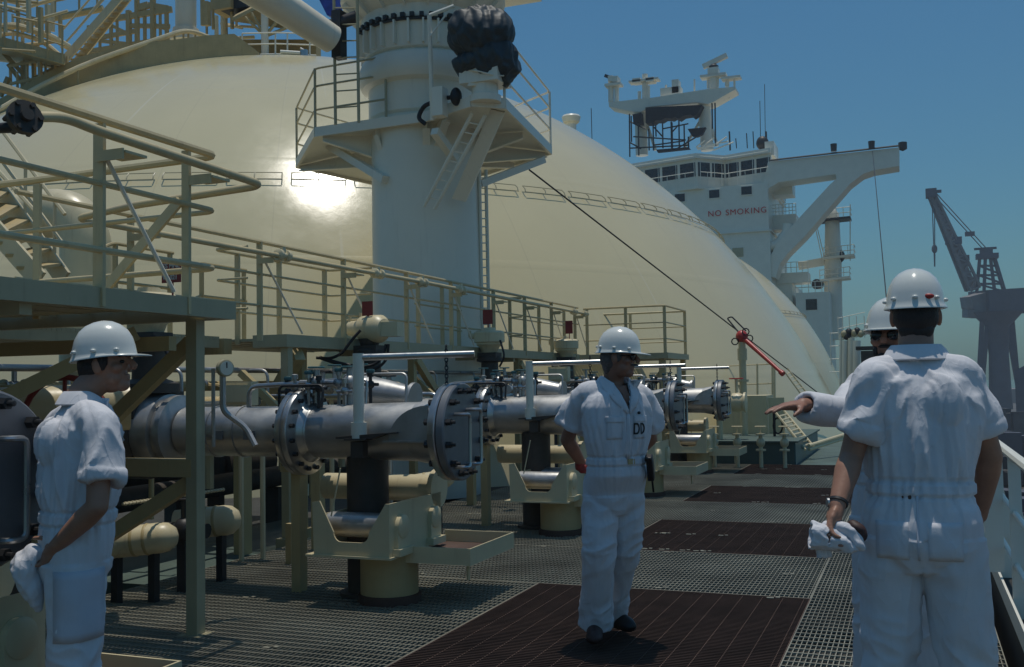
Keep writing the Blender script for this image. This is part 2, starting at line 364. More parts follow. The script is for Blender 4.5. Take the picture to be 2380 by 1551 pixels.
# coaming and walkway wall on the tank's crown
pts = []
for px, py in [(-60, 340), (20, 290), (100, 240), (190, 193), (290, 165), (390, 148), (480, 137), (545, 133), (600, 132)]:
    d = ray(px, py).normalized(); b = (TC-OC).dot(d); pts.append(OC+d*(b+.6))
mb = MB(); H_ = [1.0, .9, .85, .8, .75, .7, .72, .72, .15]
rs = []
for p, h in zip(pts, H_):
    n_ = (p-TC); n_.z = 0; n_.normalize()
    rs.append([mb.bm.verts.new(q) for q in (p-V((0, 0, .5)), p+V((0, 0, h)), p-n_*.5+V((0, 0, h)), p-n_*.5-V((0, 0, .5)))])
mb.skin_rings(rs)
single('crown_coaming', mb, creamdk, 'long dull buff coaming curving along the crown of the big tank', 'coaming')
# ---------------- pipework, stairs and frames above the tank crown
K0 = 33
def L(px, py, k=K0): return atd(px, py, k)
t = thing('handrail_pipe', 'bright cream pipe rail rising over the big tank crown at upper left', 'pipe', tuple(L(0, 255, 29)))
mb = MB(); P_ = fillet([L(-60, 290, 28), L(155, 163, 29.5), L(425, 72, 31), L(450, 74, 31.5), L(560, 115, 33)], 2.2)
mb.tube(P_, .075, 8); mb.build('rail', cream, t)
for i in range(4, len(P_)-2, 3):
    mb = MB(); mb.tube([P_[i], P_[i]-V((0, 0, 1.3))], .03, 6); mb.build('post', creamdk, t)
t = thing('pipe_rack', 'open steel lattice rack silhouetted against blue sky above the tank', 'steel rack', tuple(L(320, 165)))
for x, y0, y1, w in [(207, 60, 190, 1.2), (232, 80, 180, .8), (258, 50, 172, 1), (272, 40, 160, .8), (299, 25, 150, 1.6), (318, -40, 165, 1.4), (336, 15, 140, 1), (355, -40, 130, 1.6), (372, 15, 125, .8), (387, 18, 118, 1.2), (470, -40, 60, 1.2), (480, 5, 60, 2.2)]:
    mb = MB(); mb.beam(L(x, y0), L(x+1.5, y1), .085*w); mb.build('column', creamdk, t)
for a, b, w in [((205, 120), (352, 96), 1), ((210, 92), (318, 72), 1), ((240, 48), (400, 22), 1.3), ((230, 95), (360, 110), .8), ((183, 146), (395, 92), 1.2), ((318, 20), (345, 12), 1.5), ((345, 12), (392, 20), 1.2), ((300, 60), (395, 62), 1), ((207, 150), (300, 120), .8), ((355, 55), (385, 68), .7), ((260, 60), (300, 80), .7), ((272, 130), (318, 105), .7)]:
    mb = MB(); mb.beam(L(*a), L(*b), .08*w, .14*w); mb.build('crossbeam', creamdk, t)
t = thing('stairway', 'long steep cream stairway climbing above the tank at upper left', 'stairs', tuple(L(141, 150)))
A0, A1, B0, B1 = L(141, 150, 31), L(280, -8, 31), L(172, 152, 31.6), L(300, -8, 31.6)
for a, b in ((A0, A1), (B0, B1)):
    mb = MB(); mb.beam(a, b, .06, .24); mb.build('stringer', cream, t)
for i in range(1, 13):
    mb = MB(); p, q = lerp(A0, A1, i/13), lerp(B0, B1, i/13); mb.beam(p, q, .22, .04); mb.build('tread', creamdk, t)
for a, b, dz in ((A0, A1, 1.0), (B0, B1, 1.0), (A0, A1, .5)):
    mb = MB(); mb.tube([a+V((0, 0, dz)), b+V((0, 0, dz))], .03, 6); mb.build('handrail', cream, t)
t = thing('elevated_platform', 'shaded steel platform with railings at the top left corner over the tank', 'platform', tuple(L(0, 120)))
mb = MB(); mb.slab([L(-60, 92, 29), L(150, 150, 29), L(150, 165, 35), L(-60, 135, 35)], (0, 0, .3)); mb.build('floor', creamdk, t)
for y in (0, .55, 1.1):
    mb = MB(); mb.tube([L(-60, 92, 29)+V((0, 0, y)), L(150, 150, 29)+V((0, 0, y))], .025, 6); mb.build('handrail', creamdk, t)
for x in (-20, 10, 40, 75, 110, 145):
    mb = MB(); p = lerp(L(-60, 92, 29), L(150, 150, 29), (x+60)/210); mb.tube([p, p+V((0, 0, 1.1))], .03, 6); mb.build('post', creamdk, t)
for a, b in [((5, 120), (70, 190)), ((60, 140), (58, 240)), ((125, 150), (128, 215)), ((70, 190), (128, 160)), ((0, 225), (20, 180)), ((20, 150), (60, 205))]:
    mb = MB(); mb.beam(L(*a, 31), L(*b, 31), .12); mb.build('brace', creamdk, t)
t = thing('pipe_loop', 'pale arched expansion pipe beside the platform at top left', 'pipe', tuple(L(0, 90, 30)))
mb = MB(); mb.tube(fillet([L(-30, 75, 29.5), L(20, 56, 29.5), L(110, 80, 29.5), L(160, 110, 30)], 1.), .10, 8); mb.tube(fillet([L(-30, 90, 30), L(30, 74, 30), L(100, 96, 30), L(140, 130, 30)], 1.), .07, 8); mb.build('pipe', cream, t)
t = thing('upper_walkway', 'high railed walkway against the sky at the very top left', 'walkway', tuple(L(0, 70, 35)))
for y in (0, .5, 1.0, 1.5):
    mb = MB(); mb.tube([L(-40, 75, 36)+V((0, 0, y*1.2)), L(240, 20, 36)+V((0, 0, y*1.2))], .035 if y else .12, 6); mb.build('handrail', creamdk, t)
for x in (0, .15, .3, .45, .6, .8, .95):
    mb = MB(); p = lerp(L(-40, 75, 36), L(240, 20, 36), x); mb.tube([p, p+V((0, 0, 1.8))], .04, 6); mb.build('post', creamdk, t)
mb = MB(); p0, p1 = L(432, -60, 34), L(432, 68, 34); mb.lathe([(.34, 0), (.34, (p0-p1).length), (.1, (p0-p1).length+.1)], p1, p0-p1, 20); mb.lathe([(.5, -.4), (.42, 0)], p1, p0-p1, 20)
single('vent_mast', mb, craneP, 'thick pale grey vent mast standing on the tank crown', 'vent mast')
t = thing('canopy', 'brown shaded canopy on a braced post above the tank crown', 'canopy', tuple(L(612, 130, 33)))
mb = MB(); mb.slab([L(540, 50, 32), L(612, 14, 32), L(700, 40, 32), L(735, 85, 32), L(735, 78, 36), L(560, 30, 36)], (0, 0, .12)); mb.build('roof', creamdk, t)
mb = MB(); mb.slab([L(550, 92, 35), L(735, 92, 35), L(735, 130, 35), L(550, 130, 35)], (0, .3, 0)); mb.build('shade_panel', creamdk, t)  # brown panel stands in for the dark shade under the roof
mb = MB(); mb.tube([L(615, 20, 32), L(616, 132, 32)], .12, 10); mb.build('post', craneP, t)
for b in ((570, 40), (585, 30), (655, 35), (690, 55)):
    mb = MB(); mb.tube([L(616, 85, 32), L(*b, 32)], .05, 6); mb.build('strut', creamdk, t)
t = thing('crown_railing', 'thin pale railing on the tank crown beneath the canopy', 'railing', tuple(L(565, 130, 31.5)))
for y in (78, 104, 128):
    mb = MB(); mb.tube([L(563, y, 31.5), L(640, y-2, 31.5), L(735, y+1, 31.5)], .022, 6); mb.build('rail', whitep, t)
for x in (563, 640, 668, 720):
    mb = MB(); mb.tube([L(x, 78, 31.5), L(x, 131, 31.5)], .025, 6); mb.build('post', whitep, t)
t = thing('floodlight', 'small shiny tubular light lying on the tank crown rail', 'light', tuple(L(680, 122, 31)))
mb = MB(); mb.tube([L(652, 121, 31), L(698, 124, 31)], .06, 10); mb.build('tube', whitep, t)
mb = MB(); mb.box(L(707, 124, 31), (.2, .12, .2)); mb.tube([L(698, 112, 31), L(712, 120, 31)], .03, 6); mb.build('bracket', bright, t)
mb = MB(); mb.slab([L(738, -8, 24), L(778, -8, 24), L(782, 40, 24), L(760, 36, 24)], (0, .3, 0)); single('tarpaulin', mb, bluet, 'blue tarpaulin hanging behind the crane boom at the top edge', 'tarpaulin')
for i, (px, d1) in enumerate(((560, .5), (530, .4))):
    mb = MB(); mb.box(L(px, 6, 34), (1.0-.2*i, .8, .7)); mb.box(L(px-8, 16, 34), (.4, .5, .4)); single('junction_box', mb, dark if i == 0 else creamdk, ('dark' if i == 0 else 'buff') + ' equipment box hung from the frame over the tank crown', 'equipment box')
rr_ = random.Random(21)
for lb, x0, x1, y0, y1, k0, n1, n2 in (('cream framework of posts and rails crowding the top left corner', -20, 150, -10, 120, 28, 12, 9), ('buff framework of pipes between the stairway and the tank crown', 20, 235, 110, 250, 30, 16, 10), ('thin framework of posts right of the pale vent mast', 478, 560, -10, 120, 33, 7, 5)):
    t = thing('pipe_rack', lb, 'steel rack', tuple(L((x0+x1)/2, y1, k0)))
    def lim(x): return 330-.62*x if x < 330 else 135
    for i in range(n1):
        x = x0+(x1-x0)*(i+.5*rr_.random())/n1; a = y0+rr_.random()*(y1-y0)*.45; b = min(lim(x), a+(y1-y0)*rr_.uniform(.35, .7)); k_ = k0+rr_.random()*3
        mb = MB(); mb.beam(L(x, a, k_), L(x+1.2, b, k_), .05+.06*rr_.random()); mb.build('column', cream if rr_.random() < .5 else creamdk, t)
    for i in range(n2):
        x = x0+(x1-x0)*rr_.random()*.6; y = y0+(y1-y0)*rr_.random(); w = rr_.uniform(40, 110); y2 = y+rr_.uniform(-30, 18); k_ = k0+rr_.random()*3
        if max(y-lim(x), y2-lim(x+w)) > -5: continue
        mb = MB(); mb.tube([L(x, y, k_), L(x+w, y2, k_)], .03+.03*rr_.random(), 6); mb.build('rail', cream if rr_.random() < .6 else creamdk, t)
# ================================================================== DECK CRANE
CA = atd(993, 700, 17.1); CAx, CAy = CA.x, CA.y
KS = .95
_L0 = L
def L(px, py, k): return _L0(px, py, k*KS)
def zc(z): return EYE+(z-EYE)*KS
t = thing('deck_crane', 'white cylindrical cargo crane column with an octagonal railed platform', 'crane', (CAx, CAy, 0)); CR = t
mb = MB(); mb.lathe([(r*KS, zc(z)) for r, z in [(.945, -.3), (.945, 6.2), (.985, 6.25), (.985, 6.74), (1.10, 6.78), (1.15, 6.88), (1.15, 7.06), (1.10, 7.2), (1.0, 7.27), (1.05, 7.30), (1.07, 7.74)]], (CAx, CAy, 0), n=64); mb.build('column', craneP, t, angle=30)
for i in range(28):
    a = 2*math.pi*i/28; mb = MB(); mb.box((CAx+1.1*KS*math.cos(a), CAy+1.1*KS*math.sin(a), zc(7.53)), (.10, .03, .38), Matrix.Rotation(a, 3, 'Z')); mb.build('stiffener', craneP, t, smooth=False)
mb = MB(); mb.lathe([(1.12*KS, zc(7.72)), (1.12*KS, zc(7.76))], (CAx, CAy, 0), n=48)
for i in range(44):
    a = 2*math.pi*i/44; mb.box((CAx+1.13*KS*math.cos(a), CAy+1.13*KS*math.sin(a), zc(7.79)), (.07, .07, .07), Matrix.Rotation(a, 3, 'Z'))
mb.build('slewing_ring', dark, t)
mb = MB(); mb.lathe([(r*KS, zc(z)) for r, z in [(1.09, 7.78), (1.10, 8.0), (1.42, 8.28), (1.46, 8.34), (1.46, 8.9), (1.0, 9.0)]], (CAx, CAy, 0), n=48); mb.bx(CAx-1.0, CAx+1.6, CAy-1.3, CAy+1.5, zc(8.72), zc(10.2))
for a in range(0, 360, 20):
    d = V((math.cos(R_(a)), math.sin(R_(a)), 0)); mb.beam(V((CAx, CAy, zc(7.98)))+d*1.13*KS, V((CAx, CAy, zc(8.24)))+d*1.42*KS, .03, .1)
mb.build('machinery_house', craneP, t, angle=30)
mb = MB(); p, q = L(540, -60, 15.5), L(772, 92, 16.8); mb.tube([p, q], [.27, .22], 20); mb.build('boom', craneP, t)
mb = MB(); mb.box(L(788, 82, 17), (.16, .2, .75)); mb.tube([L(770, 60, 17), L(830, 40, 17)], .1, 10); mb.build('boom_joint', dark, t)
ZP = zc(6.0)
cor = [onZ(690, 385, ZP), onZ(733, 312, ZP), onZ(991, 276, ZP), onZ(1095, 241, ZP), onZ(1173, 246, ZP), onZ(1280, 353, ZP), onZ(1131, 402, ZP), onZ(900, 432, ZP)]
mb = MB(); mb.slab(cor, (0, 0, .06))
for i in range(8):
    a, b = cor[i], cor[(i+1) % 8]; mb.beam(a+V((0, 0, .03)), b+V((0, 0, .03)), .05, .16)
mb.build('platform', craneP, t, smooth=False)
for a in (cor[1], (cor[1]+cor[2])/2, cor[2], (cor[2]+cor[3])/2, cor[5], cor[0], (cor[4]+cor[5])/2, (cor[5]+cor[6])/2):
    d = V((a.x-CAx, a.y-CAy, 0)); Ld = d.length; d.normalize(); c = V((CAx, CAy, ZP-.02))+d*.88
    mb = MB(); s_ = d.cross(V((0, 0, 1)))
    mb.prism([(0, 0), (Ld-1.0, 0), (Ld-1.0, -.09), (0, -.34)], c-s_*.012, d, V((0, 0, 1)), .024); mb.beam(c+V((0, 0, -.35)), c+d*(Ld-1.0)+V((0, 0, -.10)), .12, .02); mb.build('bracket', craneP, t, smooth=False)
for px0, py0, k0, px1, py1, k1 in [(765, 338, 18.8, 895, 418, 17.3), (1262, 372, 19.3, 1115, 428, 18), (1010, 305, 16.4, 1058, 370, 17)]:
    mb = MB(); mb.beam(L(px0, py0, k0), L(px1, py1, k1), .12, .12); mb.build('brace', craneP, t)
def rail_on(base, top, names, t, m, h=1.1, mids=(.37, .73), r=.018, pr=.022, pn=1, flat=False):
    for i in range(len(base)-1):
        a, b = V(base[i]), V(base[i+1]); n = max(1, round((b-a).length/1.5)) if pn is None else pn
        for j in range(n+1):
            if j == n and i < len(base)-2: continue
            p = lerp(a, b, j/n); mb = MB()
            if flat: mb.box(p+V((0, 0, h/2)), (.06, .06, h))
            else: mb.tube([p, p+V((0, 0, h))], pr, 6)
            mb.build('post', m, t)
    for q, nm in [(1, 'top_rail')]+[(x, 'mid_rail') for x in mids]:
        mb = MB(); mb.tube(fillet([V(p)+V((0, 0, h*q)) for p in base], .12, 4), r, 7); mb.build(nm, m, t)
t = thing('platform_railing', 'grey green railing on the left side of the crane platform', 'railing', tuple(cor[0]), 0, 'crane platform railings')
rail_on([cor[7], cor[0], cor[1], lerp(cor[1], cor[2], .65)], 1, 0, t, olive)
t = thing('platform_railing', 'grey railing on the right side of the crane platform against the sky', 'railing', tuple(cor[5]), 0, 'crane platform railings')
rail_on([cor[4], cor[5], cor[6]], 1, 0, t, craneP)
def ladder(name, label, a0, a1, b0, b1, n, m, r=.02, group='steel ladders', tr=.012):
    t = thing(name, label, 'ladder', tuple(a1), 0, group)
    for a, b in ((a0, a1), (b0, b1)):
        mb = MB(); mb.tube([a, b], r, 7); mb.build('rail', m, t)
    for i in range(1, n+1):
        f = i/(n+1); mb = MB(); mb.tube([lerp(a0, a1, f), lerp(b0, b1, f)], tr, 6); mb.build('rung', m, t)
    return t
ladder('ladder', 'short dark ladder hanging down to the left side of the crane platform', L(776, -20, 17), L(780, 290, 17), L(830, -20, 16.8), L(834, 285, 16.8), 7, olive, .025)
ladder('ladder', 'tall narrow ladder running down the right edge of the crane column', L(1114, 395, 17.9), L(1122, 830, 17.9), L(1129, 395, 18.1), L(1138, 830, 18.1), 22, craneP, .03)
t = ladder('ladder', 'sloping ladder slung beneath the crane platform', L(1098, 262, 16.3), L(985, 480, 16.9), L(1128, 268, 16.3), L(1010, 486, 16.9), 9, craneP, .03)
mb = MB(); mb.slab([L(1140, 255, 16.4), L(1172, 262, 16.4), L(1082, 470, 17.1), L(1050, 462, 17.1)], (0, .05, .03)); mb.build('chute_plate', craneP, CR)
t = thing('lamp_bracket', 'thin white post with an angled arm standing on the crane platform', 'post', tuple(L(1004, 272, 16.4)))
mb = MB(); mb.tube([L(1005, 280, 16.4), L(998, 36, 16.2)], .035, 8); mb.build('post', whitep, t)
mb = MB(); mb.tube([L(998, 36, 16.2), L(1055, 14, 16.2)], .03, 7); mb.tube([L(1000, 85, 16.2), L(1048, 18, 16.2)], .015, 6); mb.build('arm', whitep, t)
t = thing('covered_winch', 'winch wrapped in dark tarpaulin on a grey mount on the crane platform', 'winch', tuple(L(1130, 245, 16.2)))
mb = MB()
for c, r in [((1118, 82), (.46, .42, .38)), ((1090, 70), (.26, .35, .26)), ((1148, 75), (.28, .33, .30)), ((1145, 142), (.36, .36, .36)), ((1168, 150), (.22, .3, .3)), ((1098, 152), (.26, .28, .17)), ((1130, 110), (.34, .34, .3))]:
    mb.ell(L(*c, 16.2), r, None, 20, 14)
o = mb.build('cover', tarp, t)
def remesh(o, vox, smooth=4, fac=.5):
    m = o.modifiers.new('r', 'REMESH'); m.mode = 'VOXEL'; m.voxel_size = vox
    if smooth: q = o.modifiers.new('s', 'SMOOTH'); q.iterations = smooth; q.factor = fac
    dg = bpy.context.evaluated_depsgraph_get(); dg.update()
    me = bpy.data.meshes.new_from_object(o.evaluated_get(dg)); o.modifiers.clear(); old = o.data; ms = list(old.materials); o.data = me
    if not me.materials:
        for x in ms: me.materials.append(x)
    me.polygons.foreach_set('use_smooth', [True]*len(me.polygons)); return o
def displace(o, fn):
    me = o.data; n = len(me.vertices); co = np.empty(n*3); me.vertices.foreach_get('co', co); no = np.empty(n*3)
    me.vertices.foreach_get('normal', no) if hasattr(me.vertices[0], 'normal') else None
    co = co.reshape(-1, 3); no = no.reshape(-1, 3)
    d = np.array([fn(V(c), V(k)) for c, k in zip(co, no)])
    co = co+no*d[:, None]; me.vertices.foreach_set('co', co.ravel()); me.update()
remesh(o, .02, 3)
def ridged(v): return 1-2*abs(noise.noise(v))
displace(o, lambda c, n: .04*ridged(V((c.x*4+c.z*1.5, c.y*4, c.z*1.1)))+.03*ridged(V((c.x*10+c.z*3, c.y*10-c.z*4, c.z*1.6))))
for z_, r_ in ((.40, .33), (.98, .34)):
    c_ = L(1130, 243, 16.2)+V((.05 if z_ < .6 else -.06, 0, z_)); mb = MB(); mb.tube([c_+V((r_*math.cos(a), r_*math.sin(a), .06*math.sin(a*2))) for a in np.linspace(0, 2*math.pi, 25)[:-1]], .012, 6, closed=True); mb.build('lashing', craneP, t)
mb = MB(); mb.bx(*[L(1125, 190, 16.2).x+d for d in (-.30, .32)], *[L(1125, 190, 16.2).y+d for d in (-.25, .3)], L(1125, 200, 16.2).z, L(1125, 170, 16.2).z)
mb.slab([L(1085, 200, 16), L(1150, 195, 16), L(1120, 150, 16)], (0, .12, 0)); mb.build('mount', craneP, t, smooth=False)
mb = MB(); c = onZ(1128, 243, ZP); mb.lathe([(.24, .02), (.24, .12), (.2, .14), (.2, .42), (.26, .44), (.26, .5)], c, n=24); mb.build('pedestal', craneP, t)
mb = MB(); c = L(1060, 225, 16.3); mb.ell(c, (.09, .1, .14)); mb.tube(fillet([c, c+V((-.25, 0, .0)), c+V((-.65, .2, -.02)), c+V((-.75, .2, -.2)), c+V((-.62, .2, -.3))], .12), .035, 8); mb.build('hose', rubber, t)
mb = MB(); mb.bx(*[L(1022, 235, 16.3).x+d for d in (-.09, .09)], *[L(1022, 235, 16.3).y+d for d in (-.1, .1)], L(1022, 272, 16.3).z, L(1022, 205, 16.3).z)
single('control_box', mb, craneP, 'small grey upright control box beside the covered winch', 'control box')
mb = MB(); mb.tube([L(1230, 395, 17.5), onX(1920, 928, -2.15)], .014, 6); single('stay_wire', mb, rubber, 'long dark wire slanting from the crane platform down past the big tank', 'wire')
L = _L0
# ================================================================== BRIDGE HOUSE
BY = 115.
def B(px, py, y=BY): return onY(px, py, y)
def face_prism(mb, poly, y, th):
    pts = [onY(px, py, y) for px, py in poly]; mb.slab(pts, (0, th, 0)); return mb
t = thing('bridge_house', 'tall white bridge house with a red NO SMOKING notice behind the tanks', 'bridge house', (-20, 121, 0)); BH = t
mb = MB(); mb.bx(-33, -14.2, 115, 131, -1, 18.0); mb.bx(-33, -14.3, 115.12, 131, 18.12, 23.4); mb.bx(-33, -14.0, 114.75, 131, 18.0, 18.14)
mb.build('wall', whitep, t, smooth=False)
plan = [(-33, 117.5), (-22, 114.4), (-19.3, 117.0), (-13.9, 115.3), (-13.9, 129), (-33, 129)]
mb = MB()
A = [V((x, y, 23.3)) for x, y in plan]; mb.slab(A, (0, 0, .35))
lo = [V((x+(.4 if x < -15 else -.2), y+.9, 23.0)) for x, y in plan]; mb.slab(lo, (0, 0, .3))
mb.slab([V((x, y+.25, 23.6)) for x, y in plan], (0, 0, 3.2)); mb.slab([V((x, y-.15, 26.75)) for x, y in plan], (0, 0, .55))
mb.build('wheelhouse', whitep, t, smooth=False)
segs = [((-33, 117.5), (-22, 114.4), 5), ((-22, 114.4), (-19.3, 117.0), 2), ((-19.3, 117.0), (-13.9, 115.3), 3)]
for (x0, y0), (x1, y1), n in segs:
    a, b = V((x0, y0+.25, 0)), V((x1, y1+.25, 0)); d = (b-a); nn = V((d.y, -d.x, 0)).normalized()
    for i in range(n):
        p, q = lerp(a, b, (i+.08)/n), lerp(a, b, (i+.92)/n)
        mb = MB(); mb.slab([p+nn*.05+V((0, 0, 24.75)), q+nn*.05+V((0, 0, 24.75)), q+nn*.05+V((0, 0, 26.35)), p+nn*.05+V((0, 0, 26.35))], -nn*.1); mb.build('window', glass, t, smooth=False)
    mb = MB()
    for z in (24.5, 25.1, 26.9): mb.tube([a+nn*.7+V((0, 0, z)), b+nn*.7+V((0, 0, z))], .045, 5)
    for i in range(n*2+1): p = lerp(a, b, i/(n*2))+nn*.7; mb.tube([p+V((0, 0, 23.6)), p+V((0, 0, 26.9 if i % 2 == 0 else 25.1))], .035, 5)
    mb.build('handrail', whitep, t)
for px, py, w in ((1580, 460, 1.15), (1660, 451, 1.15), (1735, 443, 1.15)):
    p = B(px, py); mb = MB(); mb.bx(p.x-w/2-.12, p.x+w/2+.12, 115.02, 115.2, p.z-.55, p.z+.55); f = mb.build('window', whitep, t, smooth=False)
    mb = MB(); mb.bx(p.x-w/2, p.x+w/2, 115.0, 115.1, p.z-.45, p.z+.45); mb.build('pane', glass, f, smooth=False)
p = B(1715, 587); mb = MB(); mb.bx(p.x-.6, p.x+.6, 114.93, 115.1, p.z-.5, p.z+.5); mb.build('window', olive, t, smooth=False)
p = B(1645, 501); q = B(1752, 486)
text_part('NO', .92, (p.x, 114.98, p.z-.15), (1, 0, 0), (0, 0, 1), noticer, t, 'notice_lettering', 0, 1.15); text_part('SMOKING', .92, (p.x+1.98, 114.98, p.z-.15), (1, 0, 0), (0, 0, 1), noticer, t, 'notice_lettering', 0, 1.15)
wing = [(1785, 376), (1850, 369), (2090, 343), (2090, 386), (2031, 396), (2005, 405), (1975, 428), (1928, 482), (1872, 548), (1830, 590), (1812, 614), (1802, 646), (1783, 640), (1786, 605), (1806, 565), (1848, 517), (1928, 430), (1944, 416), (1942, 405), (1809, 424), (1788, 437), (1775, 461), (1772, 478), (1764, 478)]
mb = MB(); face_prism(mb, wing, 115.3, 3.4); mb.build('wing', whitep, t, smooth=False)
mb = MB(); mb.tube([B(1790, 373), B(2088, 339)], .1, 6); mb.lathe([(.1, 0), (.45, .2), (.45, .9), (.1, 1.0)], B(2098, 340)+V((0, 1, -.3)), n=14); mb.lathe([(.3, 0), (.35, .8)], B(1938, 352), n=12); mb.lathe([(.3, 0), (.35, .8)], B(2026, 346), n=12); mb.build('wing_light', dark, t)
for z0, nm, q0, q1, y0 in (('a', 'balcony', (1792, 528), (1852, 492), 118.7),):
    p0, p1 = onY(1788, 535, y0), onY(1850, 497, y0)
    mb = MB(); mb.bx(p0.x, p1.x, y0, y0+3, p0.z, p1.z); mb.build(nm, whitep, t, smooth=False)
    mb = MB()
    mb.bx(p0.x, p1.x-.3, y0, y0+3, p1.z+2.3, p1.z+3.6); mb.build('balcony_roof', whitep, t, smooth=False); mb = MB()
    for i in range(9): x = p0.x+(p1.x-p0.x)*i/8; mb.tube([(x, y0+.1, p1.z), (x, y0+.1, p1.z+1.2)], .04, 5)
    for z in (.4, .8, 1.2): mb.tube([(p0.x, y0+.1, p1.z+z), (p1.x, y0+.1, p1.z+z)], .04, 5)
    mb.build('balcony_rail', whitep, t)
p = B(1800, 558); mb = MB(); mb.tube(fillet([p+V((-.9, 1, -.6)), p+V((.2, 1, -.5)), p+V((1.3, 1, .8)), p+V((1.4, 1, 1.8))], 1), .6, 14); mb.build('ventilator', whitep, t)
for zq, xq in (((1800, 660), (1878, 632)),):
    p0, p1 = onY(*zq, 119), onY(*xq, 119); mb = MB(); mb.bx(p0.x, p1.x, 119, 122, p0.z, p1.z); mb.bx(p0.x-2, p1.x-1.8, 119.2, 131, -1, p0.z)
    mb.build('lower_deck', whitep, t, smooth=False); mb = MB()
    for i in range(7): x = p0.x+(p1.x-p0.x)*i/6; mb.tube([(x, 119.1, p1.z), (x, 119.1, p1.z+1.2)], .04, 5)
    for z in (.6, 1.2): mb.tube([(p0.x, 119.1, p1.z+z), (p1.x, 119.1, p1.z+z)], .04, 5)
    mb.build('deck_rail', whitep, t)
mb = MB(); p0 = B(1762, 372); 
mb.bx(-14.6, -13.6, 116, 120, 26.6, 28.2); mb.build('roof_house', whitep, t, smooth=False)
# mast above the wheelhouse
MY = 119.
def M_(px, py, y=MY): return onY(px, py, y)
t = thing('radar_mast', 'wide twin legged radar mast with cross platform above the bridge house', 'mast', tuple(M_(1570, 350)))
for x0, y0, x1, y1, r in ((1492, 362, 1489, 262, .75), (1644, 350, 1636, 240, .75)):
    mb = MB(); mb.tube([M_(x0, y0), M_(x1, y1)], r, 16); mb.build('leg', craneP, t)
for a, b in (((1640, 255), (1668, 340)), ((1640, 260), (1590, 345)), ((1496, 265), (1524, 350))):
    mb = MB(); mb.tube([M_(*a), M_(*b)], .18, 8); mb.build('stay', craneP, t)
mb = MB(); face_prism(mb, [(1415, 237), (1436, 236), (1505, 228), (1505, 250), (1490, 260), (1464, 259), (1415, 248)], MY-1.2, 2.6)
face_prism(mb, [(1505, 229), (1614, 212), (1646, 207), (1709, 202), (1709, 208), (1660, 236), (1646, 242), (1618, 238), (1505, 249)], MY-1.2, 2.6); mb.build('cross_platform', craneP, t, smooth=False)
for px, y0, y1, r in ((1420, 237, 184, .35), (1433, 237, 190, .3), (1499, 230, 173, .35), (1506, 230, 200, .25), (1658, 206, 166, .5), (1668, 204, 180, .15), (1645, 206, 185, .12), (1707, 203, 182, .12), (1690, 202, 182, .25), (1577, 216, 196, .12), (1614, 212, 185, .1), (1548, 221, 198, .12), (1486, 231, 213, .2)):
    mb = MB(); mb.tube([M_(px, y0), M_(px, y1)], r, 8); mb.build('post', craneP, t)
for px, py, w, h in ((1427, 199, 2.0, .3), (1422, 186, .6, .7), (1433, 187, .6, .7), (1498, 189, 3.6, .22), (1482, 190, 1.0, .5), (1513, 188, 1.0, .5), (1659, 178, 3.0, .3), (1659, 168, 1.2, .8), (1561, 216, 2.4, 1.0), (1572, 204, .8, 1.6), (1700, 183, 2.2, .25)):
    p = M_(px, py); mb = MB(); mb.box(p, (w, 1.4, h)); mb.build('instrument', dark if px in (1563, 1573) else craneP, t, smooth=False)
t = thing('radar_scanner', 'long radar scanner bar tilted up at the top of the mast', 'radar'  , tuple(M_(1660, 160)))
mb = MB(); mb.beam(M_(1634, 156), M_(1690, 129), .5, .55); mb.build('scanner', craneP, t, smooth=False)
mb = MB(); mb.lathe([(.55, -1), (.55, .2), (.3, .4)], M_(1659, 158), n=12); mb.build('turning_unit', dark, t)
t = thing('radar_scanner', 'short radar scanner bar at the left end of the mast platform', 'radar', tuple(M_(1420, 180)))
mb = MB(); mb.beam(M_(1406, 176), M_(1436, 187), .35, .35); mb.build('scanner', dark, t, smooth=False)
t = thing('scaffold', 'dark scaffold with netting wrapped under the radar mast platform', 'scaffold', tuple(M_(1550, 350, 117)))
mb = MB(); rr = random.Random(5); top = []; bot = []
for i in range(15): f = i/14; top.append((1500+f*132, 250-f*6)); bot.append((1500+f*122+rr.uniform(-2, 2), 284-f*17+rr.uniform(-4, 4)))
face_prism(mb, top+bot[::-1], 116.9, 1.6); face_prism(mb, [(1470, 266), (1490, 262), (1492, 288), (1472, 286)], 116.9, 1.); face_prism(mb, [(1598, 300), (1640, 296), (1632, 312), (1620, 318), (1608, 316)], 116.5, .6); face_prism(mb, [(1525, 348), (1600, 342), (1604, 346), (1528, 354)], 116.5, .6); mb.build('netting', mesh_net, t, smooth=False)
for x, y0, y1 in [(1463, 265, 365), (1467, 270, 330), (1484, 290, 362), (1518, 280, 350), (1524, 290, 318), (1540, 285, 345), (1560, 283, 345), (1562, 285, 345), (1578, 280, 340), (1590, 290, 342), (1655, 240, 300), (1662, 240, 340), (1508, 300, 350), (1600, 318, 345)]:
    mb = MB(); mb.tube([M_(x, y0, 117), M_(x+1, y1, 117)], .09, 5); mb.build('upright', dark, t)
for a, b in [((1465, 332), (1490, 346)), ((1472, 318), (1594, 326)), ((1518, 338), (1590, 328)), ((1540, 300), (1600, 288)), ((1575, 345), (1620, 318)), ((1520, 296), (1540, 318)), ((1463, 345), (1600, 338)), ((1560, 310), (1578, 290)), ((1462, 282), (1500, 300))]:
    mb = MB(); mb.tube([M_(*a, 117), M_(*b, 117)], .09, 5); mb.build('ledger', dark, t)
t = thing('boarding_rails', 'tangle of pale rails lying on the bridge house roof', 'railings', tuple(M_(1650, 350, 117)))
